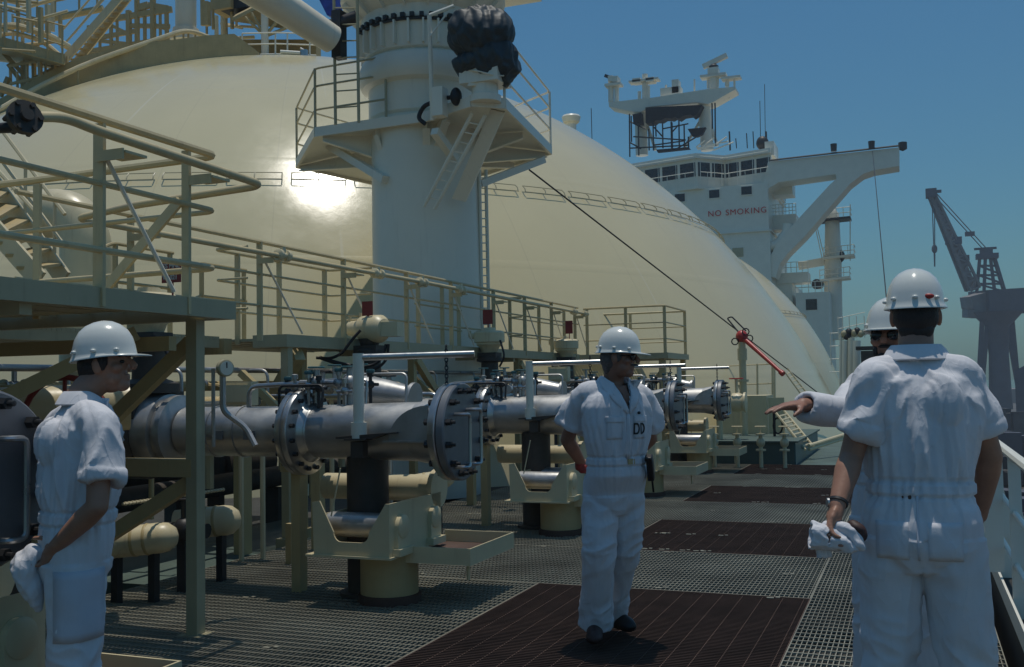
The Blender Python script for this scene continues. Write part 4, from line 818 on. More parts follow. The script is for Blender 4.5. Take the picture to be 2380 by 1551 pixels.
for i in range(12):
    a = 2*math.pi*(i+.5)/12; c = V((-3.15, AY+.31*math.cos(a), PZ+.31*math.sin(a)))
    if bd is None:
        mb = MB(); mb.lathe([(.012, -.13), (.012, .115), (.0, .12)], (0, 0, 0), (1, 0, 0), 8); mb.lathe([(.026, .045), (.026, .085), (.0, .085)], (0, 0, 0), (1, 0, 0), 6); mb.lathe([(.026, -.125), (.026, -.095)], (0, 0, 0), (1, 0, 0), 6)
        o = mb.build('bolt', dark, arm, local=True); bd = o.data
    else: o = bpy.data.objects.new('bolt', bd); COL.objects.link(o); o.parent = arm; MW[o] = MW[arm]
    o.location = c-V((FX, AY, 0))
for y, z0, z1 in ((AY-.085, .99, 1.37), (AY+.12, 1.0, 1.40)):
    mb = MB(); mb.tube(fillet([(-3.11, y-.075, z1), (-3.02, y-.075, z1), (-3.02, y+.01, z1), (-3.02, y+.01, z0), (-3.02, y-.075, z0), (-3.11, y-.075, z0)], .035, 4), .013, 8); mb.build('handle', bright, arm)
mb = MB(); mb.lathe([(.2, 0), (.235, .05), (.335, .07), (.34, .08), (.34, .118), (.33, .122), (.33, .128), (.34, .132), (.34, .168), (.335, .175), (.24, .20), (.205, .26)], (-4.60, AY, PZ), (1, 0, 0), 44); mb.build('flange_pair', bright, arm)
mb = MB(); bolt_ring(mb, -4.57, -4.385, .29, 16); mb.build('bolt_ring', dark, arm)
for s_ in (-1, 1):
    mb = MB(); y = AY+s_*.27; P2 = [(-3.58, 1.19)]+[(-3.58+.32*(1-math.cos(a)), 1.19+.25*math.sin(a)) for a in np.linspace(.1, math.pi/2, 9)]+[(-3.26, 1.19)]
    mb.prism(P2, (0, y-.006, 0), (1, 0, 0), (0, 0, 1), -.012); mb.bx(-3.62, -3.27, y-.03, y+.07*(1 if s_ < 0 else .4), 1.175, 1.1895); mb.build('gusset', steel, arm, smooth=False)
mb = MB(); mb.prism([(-4.0, 1.20), (-3.7, 1.20), (-3.6, 1.235), (-3.5, 1.24), (-3.5, 1.25), (-4.0, 1.215)], (0, AY-.22, 0), (1, 0, 0), (0, 0, 1), .1)
mb.bx(-3.92, -3.74, AY-.34, AY-.23, 1.19, 1.203); mb.bx(-3.88, -3.78, AY-.31, AY-.23, 1.06, 1.18); mb.build('bracket', insul_shade, arm, smooth=False)
mb = MB(); mb.lathe([(.2, 0), (.25, .03), (.30, .035), (.30, .09), (.27, .11), (.27, .14), (.31, .15), (.33, .22), (.33, .30)], (-5.62, AY, PZ), (-1, 0, 0), 40); mb.build('valve_bonnet', steel, arm)
mb = MB(); mb.lathe([(.34, 0), (.40, .06), (.40, .55), (.3, .62)], (-5.92, AY, PZ), (-1, 0, 0), 32); mb.box((-6.2, AY, 1.36), (.62, .62, .42)); mb.lathe([(.25, 0), (.25, .08), (.14, .12), (.13, .36), (.2, .38), (.2, .42)], (-6.0, AY, 1.56), (0, 0, 1), 24); mb.build('valve_body', insul_shade, arm)
mb = MB(); cyl(mb, -8.4, -6.5, .2, .2); mb.build('inboard_pipe', cream, arm)
mb = MB(); mb.lathe([(.16, 0), (.16, 1.15)], (-3.93, AY+.03, -.1), (0, 0, 1), 24); mb.lathe([(.22, 0), (.22, .03)], (-3.93, AY+.03, .0), (0, 0, 1), 24); mb.build('drop_pipe', insul_shade, arm)  # dark colour stands for the shade beneath the cargo pipe
mb = MB(); mb.bx(-4.57, -4.49, AY-.05, AY+.05, -.1, .93); mb.bx(-4.62, -4.44, AY-.12, AY+.12, .93, 1.0); mb.build('support_leg', creamdk, arm, smooth=False)
mb = MB(); mb.tube(fillet([(-4.98, AY-.02, 1.42), (-4.98, AY-.02, 1.60), (-4.45, AY-.02, 1.62), (-4.2, AY, 1.62)], .09, 5), .02, 8); mb.tube(fillet([(-3.12, AY+.25, 1.45), (-3.12, AY+.25, 1.76), (-2.5, AY+.6, 1.78)], .06, 5), .02, 8) if False else None; mb.build('vent_line', bright, arm)
mb = MB(); mb.tube([(-4.35, AY-.02, 1.46), (-4.35, AY-.02, 1.72)], .03, 10); mb.ell((-4.35, AY-.02, 1.62), (.06, .06, .06)); mb.tube([(-4.5, AY-.02, 1.62), (-4.0, AY+.05, 1.62)], .024, 8); mb.ell((-4.08, AY+.03, 1.62), (.055, .055, .06)); mb.tube([(-4.08, AY+.03, 1.44), (-4.08, AY+.03, 1.74)], .025, 8); mb.lathe([(.05, 0), (.05, .02)], (-4.35, AY-.02, 1.52), n=12); mb.lathe([(.05, 0), (.05, .02)], (-4.08, AY+.03, 1.52), n=12); mb.build('hand_valve', steel, arm)
for x, y in ((-4.35, AY-.02), (-4.08, AY+.03)):
    mb = MB(); mb.tube([V((x, y, 1.74))+V((.06*math.cos(a), .06*math.sin(a), 0)) for a in np.linspace(0, 2*math.pi, 13)[:-1]], .009, 6, closed=True); mb.beam((x-.06, y, 1.74), (x+.06, y, 1.74), .012); mb.beam((x, y-.06, 1.74), (x, y+.06, 1.74), .012); mb.build('valve_wheel', teal, arm)
mb = MB(); mb.tube([(-4.5, AY+.36, .78), (-3.5, AY+.36, .78)], .105, 20); mb.lathe([(.105, 0), (.15, .0), (.15, .04), (.105, .04)], (-3.52, AY+.36, .78), (1, 0, 0), 20); mb.build('drain_pipe', cream, arm)
mb = MB(); c = V((-4.05, AY+.5, 1.50)); mb.lathe([(.07, 0), (.13, .0), (.13, .03), (.10, .04), (.16, .42), (.16, .46)], c+V((.3, 0, -.02)), (-1, 0, .08), 22); mb.build('reducer', steel, arm)
rv = random.Random(9)
for i in range(7):
    x = -4.62+.11*i+rv.uniform(-.02, .02); y = AY+rv.uniform(-.10, .16); z = PZ+.30+rv.uniform(0, .10)
    mb = MB(); mb.tube([(x, y, PZ+.14), (x, y, z+.09)], .014, 7); mb.ell((x, y, z), (.035, .03, .035), None, 10, 7); mb.tube([(x-.07, y, z), (x+.07, y, z)], .013, 7); mb.lathe([(.026, 0), (.026, .035), (.012, .04)], (x, y, z+.06), n=10); mb.build('instrument_valve', (dark, steel, bright)[i % 3], arm)
    if i % 2 == 0: mb = MB(); mb.lathe([(.0, 0), (.032, 0), (.036, .015), (.03, .03), (.0, .032)], (x, y, z+.09), n=12); mb.build('valve_knob', teal, arm)
for i in range(3):
    x0_, x1_ = -4.6+.2*i, -4.2+.28*i; y = AY+(-.16, .02, .14)[i]; mb = MB(); mb.tube(fillet([(x0_, y, PZ+.2), (x0_, y, PZ+.36+.04*i), (x1_, y, PZ+.36+.04*i), (x1_, y-.03, PZ+.19)], .05), .011, 7); mb.build('instrument_tube', (dark, bright, steel)[i], arm)
for x in (-5.15, -4.85): mb = MB(); mb.box((x, AY-.205, PZ-.02), (.10, .012, .07)); mb.build('name_tag', MATS['blank_plate_grey'], arm, smooth=False)
arm['label'] = 'stainless cargo pipe with a grey bolted blank flange nearest the roller cradle in front'
a0 = copy_tree(arm, (-.30, 3.0-AY, 0), 'cargo pipe cut by the left edge showing only its dark bolted blank')
a2 = copy_tree(arm, (0, 10.7-AY, 0), 'stainless cargo pipe passing behind the man with hands behind his back')
a3 = copy_tree(arm, (0, 14.4-AY, 0), 'stainless cargo pipe ending just right of the walking man in the sunglasses')
a4 = copy_tree(arm, (0, 18.1-AY, 0), 'farthest stainless cargo pipe with its chain hung blank flange')
# lifting davits over the blanks
dv = thing('davit', 'lifting davit with sunlit bar over the nearest blank flange', 'davit', (-3.82, AY-.27, 0), 0, 'lifting davits')
mb = MB(); mb.tube([(-3.83, AY-.27, 1.2), (-3.83, AY-.27, 1.83)], .042, 14); mb.lathe([(.06, 0), (.06, .12)], (-3.83, AY-.27, 1.2), n=14); mb.build('post', craneP, dv)
mb = MB(); mb.tube([(-3.83, AY-.27, 1.80), (-3.0, AY-.02, 1.81)], .026, 12); mb.build('beam', bright, dv)
mb = MB(); z = 1.86
for j in range(11):
    c = V((-3.2, AY-.08, z-.03*j)); mb.tube([c+V((.012*math.cos(a) if j % 2 else 0, 0 if j % 2 else .012*math.cos(a), .02*math.sin(a))) for a in np.linspace(0, 2*math.pi, 9)[:-1]], .0045, 5, closed=True)
mb.build('chain', dark, dv)
copy_tree(dv, (-.05, 10.7-AY, 0), 'lifting davit whose bar points at the neck of the man in sunglasses'); copy_tree(dv, (0, 14.4-AY, 0), 'lifting davit just right of the man in sunglasses'); copy_tree(dv, (0, 18.1-AY, 0), 'farthest lifting davit with a chain, left of the red fire monitor')
# roller cradles
cr = thing('roller_cradle', 'buff roller cradle on a round pedestal with a drip tray in the foreground', 'hose cradle', (-3.67, 6.81, 0), 0, 'roller cradles')
mb = MB(); mb.lathe([(.215, -.1), (.215, .36)], (-3.67, 6.81, 0), n=32); mb.build('pedestal', creamdk, cr)
mb = MB(); mb.lathe([(.235, -.1), (.235, .055), (.215, .06)], (-3.67, 6.81, 0), n=32); mb.build('foot_ring', rustg, cr)
x0, x1, zb, zt = -4.10, -3.48, .375, .75
U_ = [(x0-.01, zt), (x0+.05, zt+.01), (x0+.165, zb+.165)]+[(x0+.165+.06*(1-math.cos(a)), zb+.165-.07*math.sin(a)) for a in np.linspace(.2, math.pi/2, 6)]+[(x1-.225+.06*math.sin(a), zb+.095+.07*(1-math.cos(a))) for a in np.linspace(0, math.pi/2-.2, 6)]+[(x1-.165, zb+.165), (x1-.03, zt), (x1, zt), (x1, zb), (x0, zb)]
for y in (6.46, 7.30):
    mb = MB(); mb.prism(U_, (0, y, 0), (1, 0, 0), (0, 0, 1), -.014); mb.build('cradle_plate', cream, cr, smooth=False)
mb = MB(); mb.bx(x0-.06, x1+.02, 6.44, 7.36, zb-.016, zb); mb.bx(x1-.014, x1, 6.475, 7.30, zb, zt); mb.bx(x0, x0+.014, 6.475, 7.30, zb, zt-.1)
for y in (6.62, 7.16): mb.lathe([(.085, 0), (.085, .035), (.06, .045)], (x1, y, zb+.2), (1, 0, 0), 20); mb.bx(x1, x1+.03, y-.085, y+.085, zb, zb+.2); mb.bx(x1, x1+.06, y-.11, y+.11, zb, zb+.05)
mb.build('cradle_body', cream, cr, smooth=True)
for y in (6.62, 7.16): mb = MB(); mb.lathe([(.03, -.02), (.03, .02), (.085, .03), (.09, .05), (.09, .53), (.085, .55), (.03, .56), (.03, .60)], (x0+.01, y, zb+.2), (1, 0, 0), 24); mb.build('roller', steel, cr)
mb = MB(); tx0, tx1, ty0, ty1, tz0, tz1 = -3.56, -2.98, 6.72, 7.55, .30, .42
mb.bx(tx0, tx1, ty0, ty1, tz0, tz0+.012); mb.bx(tx0, tx1, ty0-.012, ty0, tz0, tz1); mb.bx(tx0, tx1, ty1, ty1+.012, tz0, tz1); mb.bx(tx1, tx1+.012, ty0-.012, ty1+.012, tz0, tz1); mb.bx(tx0-.012, tx0, ty0, ty1, tz0, tz1-.05); mb.tube([(tx1-.1, ty0+.2, .30), (tx1-.1, ty0+.2, .16)], .012, 6); mb.build('drip_tray', cream, cr, smooth=False)
mb = MB(); mb.bx(tx0+.002, tx1-.002, ty0+.002, ty1-.002, tz0+.013, tz0+.03); mb.build('tray_grating', rustg, cr, smooth=False)
mb = MB(); mb.tube([(x0+.16, 6.44, zb+.28), (x0+.24, 6.44, 1.0)], .006, 5); mb.build('lanyard', cream, cr)
copy_tree(cr, (-.0, 3.0-AY, 0), 'buff roller cradle cut off by the bottom left corner'); copy_tree(cr, (.15, 10.45-AY, 0), 'buff roller cradle behind the legs of the walking man'); copy_tree(cr, (.17, 14.2-AY, 0), 'buff roller cradle just right of the walking man at hip height'); copy_tree(cr, (.17, 17.9-AY, 0), 'farthest buff roller cradle left of the dark hatch')
# valve actuators on the arms
def actuator(label, y, kind, hoses):
    t = thing('valve_actuator', label, 'actuator', (-6.0, y, 1.9), 0, 'valve actuators'); X = -6.0; Z = 1.95
    mb = MB(); mb.lathe([(.12, -.1), (.12, .0), (.17, .02), (.17, .06), (.1, .1), (.13, .2)], (X, y, Z), n=22); mb.bx(X-.15, X+.15, y-.12, y+.12, Z+.02, Z+.12); mb.build('yoke', insul_shade, t)
    mb = MB()
    if kind == 0:
        mb.lathe([(.03, -.34), (.09, -.33), (.10, -.2), (.15, -.12), (.165, .0), (.165, .16), (.12, .22), (.03, .24)], (X+.02, y, Z+.32), (1, -.25, -.05), 24); mb.box((X+.33, y-.05, Z+.30), (.22, .16, .17)); mb.tube([(X-.3, y+.06, Z+.42), (X-.3, y+.06, Z+.50)], .022, 8); mb.tube([(X-.13, y+.02, Z+.44), (X-.13, y+.02, Z+.52)], .022, 8)
    else: mb.lathe([(.12, .12), (.15, .2), (.20, .24), (.20, .27), (.235, .28), (.235, .42), (.2, .45), (.1, .46), (.09, .50), (.0, .51)], (X, y, Z), n=26); mb.tube([(X, y, Z+.35), (X-.28, y-.1, Z+.38)], .045, 10); mb.tube([(X-.28, y-.1, Z+.36), (X-.28, y-.1, Z+.46)], .025, 8)
    mb.build('body', cream, t)
    for h in hoses: mb = MB(); mb.tube(fillet([V((X, y, Z))+V(p) for p in h], .2, 8), .016, 8); mb.build('hose', rubber, t)
    return t
hz = [[(-.30, 0, .30), (-.38, -.05, .1), (-.5, -.1, -.12), (-.7, -.1, -.18)], [(-.02, -.12, .2), (-.04, -.15, -.1), (-.25, -.15, -.30), (-.5, -.12, -.20), (-.7, -.1, -.17)], [(-.06, -.12, .2), (-.09, -.15, -.1), (-.27, -.15, -.27), (-.5, -.12, -.17), (-.68, -.1, -.15)]]
def sign(parent, x, y, z, w, h, lines, sz, textm):
    mb = MB(); mb.bx(x-w/2, x+w/2, y, y+.01, z, z+h); mb.tube([(x, y+.02, z-.18), (x, y+.02, z+h*.7)], .008, 6); s = mb.build('sign_plate', redsign, parent, smooth=False)
    for i, tx in enumerate(lines): text_part(tx, sz, (x-w/2+.012, y-.002, z+h-(i+1)*h/len(lines)+h*.13), (1, 0, 0), (0, 0, 1), textm, parent, 'sign_lettering', .0012)
a = actuator('dark shaded valve actuator under the near platform bearing a maroon sign', AY, 1, [[(-.2, -.1, .0), (-.4, -.15, -.02), (-.55, -.2, -.12)], [(.1, -.1, .1), (.3, -.15, .0), (.36, -.15, -.2)]])
mb = MB(); sign(a, -5.62, 6.75, 2.46, .19, .19, ['ES MNL', 'VL 021'], .052, whitetext)
b = actuator('cream valve actuator with black hose loops left of the crane column base', 10.7, 0, [])
for pts_ in ([(838, 768), (818, 790), (795, 822), (770, 834), (735, 832)], [(903, 800), (900, 835), (880, 856), (850, 862), (800, 852), (742, 832)], [(897, 800), (892, 828), (872, 848), (842, 853), (796, 846), (742, 830)]):
    mb = MB(); mb.tube(fillet([kq(x_, y_, 11.75) for x_, y_ in pts_], .16, 6), .017, 8); mb.build('hose', rubber, b)
sign(b, -5.97, 10.6, 2.42, .14, .17, ['ES MNL', 'VL 022'][:0] or ['|||', '|||'][:0], .05, whitetext)
c = actuator('cream drum valve actuator right of the crane column base', 14.4, 1, [[(.22, -.1, .3), (.3, -.12, .05), (.2, -.1, -.1)]]); sign(c, -5.98, 14.3, 2.50, .16, .22, [], .05, whitetext)
d = actuator('farther cream drum valve actuator left of the man in sunglasses', 18.1, 1, [[(-.2, -.1, .3), (-.3, -.12, .05), (-.2, -.1, -.1)]]); sign(d, -5.9, 18.0, 2.50, .14, .24, [], .05, whitetext)
# gauge on its stand
t = thing('pressure_gauge', 'round pressure gauge on a pipe beside the near platform leg', 'gauge', tuple(kq(523, 1000, 7.4)))
c = kq(523, 856, 7.2); dn = (OC-c); dn.z = 0; dn.normalize()
mb = MB(); mb.lathe([(.0, -.045), (.05, -.04), (.06, -.02), (.06, .02), (.052, .024)], c, dn*.6+V((.7, 0, 0)), 24); mb.build('case', olive, t)
mb = MB(); mb.lathe([(.0, .0225), (.050, .0225), (.050, .025), (0, .026)], c, dn*.6+V((.7, 0, 0)), 24); mb.build('dial', craneP, t)
mb = MB(); d_ = (dn*.6+V((.7, 0, 0))).normalized(); mb.beam(c+d_*.027, c+d_*.027+V((0, 0, .04)), .006); mb.build('needle', rubber, t)
mb = MB(); mb.tube(fillet([c-V((.02, 0, .05)), c-V((.02, 0, .3)), c+V((.1, .1, -.42)), c+V((.18, .1, -.55))], .05), .022, 8); mb.tube([c-V((.1, 0, .0)), c-V((.1, 0, .55))], .014, 7); mb.build('pipe', steel, t)
# small cream bunker line and machinery beyond the last arm
t = thing('bunker_pipe', 'small cream bunker pipe with valve beyond the farthest steel pipe', 'pipe', (-4.0, 20.4, 0))
mb = MB(); mb.lathe([(.15, -1.6), (.15, 0), (.22, .0), (.22, .04), (.12, .06), (.12, .2), (.18, .22), (.2, .32), (.16, .42), (.2, .44), (.2, .48), (.05, .5)], (-3.55, 20.4, 1.15), (1, 0, 0), 24); mb.tube([(-3.25, 20.4, 1.3), (-3.25, 20.4, 1.62)], .03, 8); mb.tube([(-3.6, 20.4, -.1), (-3.6, 20.4, 1.05)], .06, 10); mb.build('pipe', cream, t)
mb = MB(); mb.tube([V((-3.25, 20.4, 1.62))+V((.13*math.cos(a), .13*math.sin(a), 0)) for a in np.linspace(0, 2*math.pi, 17)[:-1]], .014, 6, closed=True); mb.build('valve_wheel', redp, t)
for i in range(6):
    x = -4.3+.42*i; t = thing('deck_valve', 'small cream valves and stubs standing in a row by the dark hatch', 'valve', (x, 19.2, 0), 0, 'small deck valves')
    mb = MB(); mb.tube([(x, 19.0, -.05), (x, 19.0, .62)], .035, 8); mb.lathe([(.09, 0), (.09, .03)], (x, 19.0, .3), n=12); mb.ell((x, 19.0, .45), (.08, .08, .09), None, 10, 7); mb.lathe([(.09, 0), (.09, .03)], (x, 19.0, .58), n=12); mb.build('body', cream, t)
    mb = MB(); mb.tube([V((x, 19.0, .74))+V((.09*math.cos(a), .09*math.sin(a), 0)) for a in np.linspace(0, 2*math.pi, 13)[:-1]], .012, 6, closed=True); mb.tube([(x, 19.0, .6), (x, 19.0, .74)], .012, 6); mb.build('wheel', cream, t)
mb = MB(); mb.bx(-6.2, -2.12, 19.85, 24.6, -.02, .40); mb.mi = 1; mb.bx(-2.12, -2.1, 19.85, 24.6, -.02, .40); mb.mi = 0; mb.bx(-6.25, -2.05, 19.80, 24.65, .40, .43)
single('hatch_coaming', mb, [deckg, teal], 'long low dark hatch coaming on the green deck beyond the gratings', 'hatch', smooth=False)
mb = MB(); mb.bx(-3.9, -2.95, 22.4, 23.6, .43, 1.25); mb.bx(-2.93, -2.6, 22.6, 22.66, .43, 1.2); single('locker', mb, cream, 'buff steel locker standing on the hatch coaming', 'locker', smooth=False)
t = thing('fire_monitor', 'red fire monitor on a cream post in front of the big tank', 'fire monitor', tuple(onY(1724, 985, 22)))
p = onY(1724, 783, 22); mb = MB(); mb.tube([V((p.x, 22, .43)), p], .075, 14); mb.lathe([(.12, 0), (.12, .05)], V((p.x, 22, 1.55)), n=14); mb.lathe([(.1, 0), (.1, .25)], V((p.x, 22, p.z-.5)), n=12); mb.build('post', cream, t)
q = onY(1818, 868, 21.2); mb = MB(); mb.ell(p, (.13, .13, .14)); mb.tube([p, lerp(p, q, .5), q], [.055, .045, .035], 12); mb.tube([lerp(p, q, .96), lerp(p, q, 1.02)], .055, 12); mb.build('barrel', redp, t)
mb = MB(); a, b = onY(1690, 740, 22.3), onY(1716, 772, 22.1); mb.tube(fillet([b, a, a+V((.1, 0, .03)), b+V((.16, 0, .02))], .04), .016, 6); mb.build('handle', rubber, t)
mb = MB()
for c in (p+V((.1, -.1, .1)), p+V((-.13, -.1, -.1)), p+V((.16, 0, -.04))): mb.tube([c+V((.07*math.cos(a), 0, .07*math.sin(a))) for a in np.linspace(0, 2*math.pi, 11)[:-1]], .014, 5, closed=True)
mb.build('control_wheel', dark, t)
ladder('ladder', 'sloping cream ladder leaning between the hatch and the deck at far right', onY(1803, 960, 21.5), onY(1872, 1046, 21.0), onY(1822, 955, 22), onY(1892, 1040, 21.5), 9, cream, .028, tr=.02)
ladder('ladder', 'slim cream ladder rising behind the red fire monitor barrel', onY(1822, 862, 22.5), onY(1866, 922, 22.5), onY(1830, 856, 22.7), onY(1880, 920, 22.7), 6, cream, .02)
t = thing('gutter_rail', 'low cream pipe rail lying along the deck past the sloping ladder', 'rail', tuple(onY(1885, 1045, 21)))
for dy in (0, 9): mb = MB(); mb.tube([onY(1880, 1036+dy, 21.2), onY(1990, 1002+dy, 23)], .035, 8); mb.build('rail', cream, t)
t = thing('railing', 'low cream railing with a hanging black hose around the hatch top', 'railing', tuple(onY(1650, 960, 24.5)), 0, 'hatch railings')
for x, y0, y1 in ((1640, 850, 960), (1655, 850, 960), (1722, 848, 965), (1800, 845, 965), (1795, 845, 985), (1760, 846, 960)): mb = MB(); mb.tube([onY(x, y0, 24.4), onY(x+1, y1, 24.4)], .025, 6); mb.build('post', cream, t)
for y in (850, 895): mb = MB(); mb.tube([onY(1600, y+4, 24.4), onY(1802, y-4, 24.4)], .02, 6); mb.build('rail', cream, t)
mb = MB(); c = onY(1808, 990, 21.5); mb.tube([c+V((.09*math.cos(a), 0, .16*math.sin(a))) for a in np.linspace(0, 2*math.pi, 17)[:-1]], .02, 6, closed=True); mb.tube([c+V((-.07, 0, .4)), c+V((-.07, 0, -.3))], .03, 6); mb.build('hose', rubber, t)

# ---------------- small bore pipework and valves filling the space under the catwalk
rc = random.Random(5)
for i, (x, z, r, y0, y1, lb) in enumerate(((-7.15, 1.62, .055, 5.8, 13.4, 'upper small buff pipe running fore and aft under the catwalk'), (-7.35, 1.30, .085, 5.8, 13.4, 'medium cream pipe with drop legs under the catwalk'), (-6.95, .95, .045, 5.8, 15.5, 'lower small buff pipe running fore and aft under the catwalk'), (-6.6, 1.78, .03, 5.8, 18.5, 'thin steel tube clipped beneath the catwalk edge'))):
    t = thing('small_pipe', lb, 'pipe', (x, y0, z), 0, 'small pipes under the catwalk'); mb = MB(); mb.tube([(x, y0, z), (x, y1, z)], r, 10); mb.build('pipe', (creamdk, cream, creamdk, steel)[i], t)
    for y in np.arange(y0+.6, y1, 1.37): mb = MB(); mb.tube(fillet([(x, y, z), (x+.25, y, z), (x+.25, y, z-.5-.3*rc.random())], .1), r*.55, 8); mb.build('drop_leg', (creamdk, cream, creamdk, steel)[i], t)
v0 = thing('small_valve', 'small hand wheel valves dotted along the pipes under the catwalk', 'valve', (0, 0, 0), 0, 'small valves under the catwalk')
mb = MB(); mb.lathe([(.03, -.12), (.06, -.12), (.06, -.10), (.035, -.08), (.05, 0), (.035, .08), (.06, .10), (.06, .12), (.03, .12)], (0, 0, 0), (0, 1, 0), 12); mb.tube([(0, 0, 0), (0, 0, .17)], .022, 8); mb.build('body', steel, v0)
mb = MB(); mb.tube([V((.075*math.cos(a), .075*math.sin(a), .17)) for a in np.linspace(0, 2*math.pi, 13)[:-1]], .010, 6, closed=True); mb.beam((-.07, 0, .17), (.07, 0, .17), .012); mb.build('wheel', dark, v0)
spots = [(-7.15, 1.62, y) for y in (6.6, 8.3, 9.0, 11.4, 12.6)]+[(-7.35, 1.33, y) for y in (7.4, 8.9, 10.4, 12.1)]+[(-6.95, .95, y) for y in (7.0, 9.6, 11.0, 13.2)]+[(-5.4, 1.55, 8.7), (-5.0, 1.5, 9.3), (-5.3, 1.5, 12.4), (-4.9, 1.55, 13.0), (-5.2, 1.5, 16.2), (-4.8, 1.5, 12.2)]
for i, (x, z, y) in enumerate(spots):
    o = v0 if i == 0 else copy_tree(v0); o.location = (x, y, z+.02)
for i, y in enumerate((8.75, 12.5, 16.1)):
    t = thing('bypass_line', ('nearest', 'second', 'farthest')[i]+' steel bypass tube with elbows standing between two cargo pipes', 'pipe', (-5, y, 0), 0, 'bypass lines'); mb = MB()
    mb.tube(fillet([(-6.6, y, 1.35), (-5.6, y, 1.35), (-5.6, y, 1.62), (-4.7, y, 1.62), (-4.7, y, 1.2), (-4.7, y, -.05)], .12, 6), .03, 10); mb.tube(fillet([(-6.6, y+.3, 1.5), (-4.3, y+.3, 1.5), (-4.3, y+.3, 1.05), (-4.0, y+.3, 1.0)], .12, 6), .024, 10); mb.build('tube', bright, t)
    for x in (-5.3, -5.0): mb = MB(); mb.tube([(x, y, 1.55), (x, y, 1.80)], .022, 8); mb.ell((x, y, 1.62), (.055, .05, .055), None, 10, 8); mb.build('valve', steel, t); mb = MB(); mb.tube([V((x, y, 1.80))+V((.06*math.cos(a), .06*math.sin(a), 0)) for a in np.linspace(0, 2*math.pi, 13)[:-1]], .009, 6, closed=True); mb.build('wheel', teal, t)
    mb = MB(); mb.bx(-5.55, -5.45, y-.05, y+.05, -.1, 1.3); mb.beam((-5.5, y, 1.0), (-6.4, y, 1.75), .07); mb.build('stand', creamdk, t, smooth=False)
for i, (px, py, k_, m_) in enumerate(((1300, 870, 15, cream), (1120, 905, 12.2, creamdk), (770, 905, 10.5, cream), (560, 915, 9.5, cream), (1290, 925, 15, dark), (610, 985, 9.6, cream))):
    c = kq(px, py, k_); mb = MB(); mb.box(c, (.3, .12, .22)); mb.box(c+V((0, -.07, 0)), (.24, .02, .16)); mb.tube([c-V((0, 0, .1)), V((c.x, c.y, -.05))], .025, 7); single('junction_box', mb, m_, 'small junction boxes on thin posts among the pipes', 'junction box', 'junction boxes among the pipes')
# ================================================================== PEOPLE
def loft(mb, rings, n=28):
    """rings: (centre, rx, ry, yaw) horizontal ellipses from the bottom up"""
    rs = []
    for c, rx, ry, yw in rings:
        c = V(c); x = V((math.cos(yw), math.sin(yw), 0)); y = V((-math.sin(yw), math.cos(yw), 0))
        rs.append([mb.bm.verts.new(c+x*(rx*abs(math.cos(a))**.85*(1 if math.cos(a) >= 0 else -1))+y*(ry*abs(math.sin(a))**.85*(1 if math.sin(a) >= 0 else -1))) for a in [2*math.pi*i/n for i in range(n)]])
    mb.skin_rings(rs)
def limb(mb, pts, radii, n=16, sub=4, ends=True, flat=1.):
    P = [V(p) for p in pts]; out = []; rr = []
    for i in range(len(P)-1):
        for j in range(sub):
            t = j/sub; p0 = P[max(i-1, 0)]; p1 = P[i]; p2 = P[i+1]; p3 = P[min(i+2, len(P)-1)]
            q = 0.5*((2*p1)+(p2-p0)*t+(2*p0-5*p1+4*p2-p3)*t*t+(3*p1-p0-3*p2+p3)*t**3)
            out.append(q*.6+lerp(p1, p2, t)*.4); rr.append(radii[i]*(1-t)+radii[i+1]*t)
    out.append(P[-1]); rr.append(radii[-1]); mb.tube(out, rr, n, flat=flat)
    if ends:
        for p, r in ((out[0], rr[0]), (out[-1], rr[-1])): mb.ell(p, (r, r, r), None, 12, 8)
def open_sleeve(mb, pts, radii, depth=.05, wall=.014, n=20):
    """closed tube whose last end folds back inside, leaving an open cuff"""
    P = [V(p) for p in pts]; out = []; rr = []
    for i in range(len(P)-1):
        for j in range(4): t = j/4; out.append(lerp(P[i], P[i+1], t)); rr.append(radii[i]*(1-t)+radii[i+1]*t)
    out.append(P[-1]); rr.append(radii[-1]); d = (P[-1]-P[-2]).normalized()
    x, y = frame_of(d); rs = [mb.ring(p, *( (lambda f: f)(frame_of(d)) ), r, r, n) for p, r in zip(out, rr)]
    rs.append(mb.ring(P[-1], x, y, radii[-1]-wall, radii[-1]-wall, n)); rs.append(mb.ring(P[-1]-d*depth, x, y, radii[-1]-wall, radii[-1]-wall, n))
    mb.skin_rings(rs)
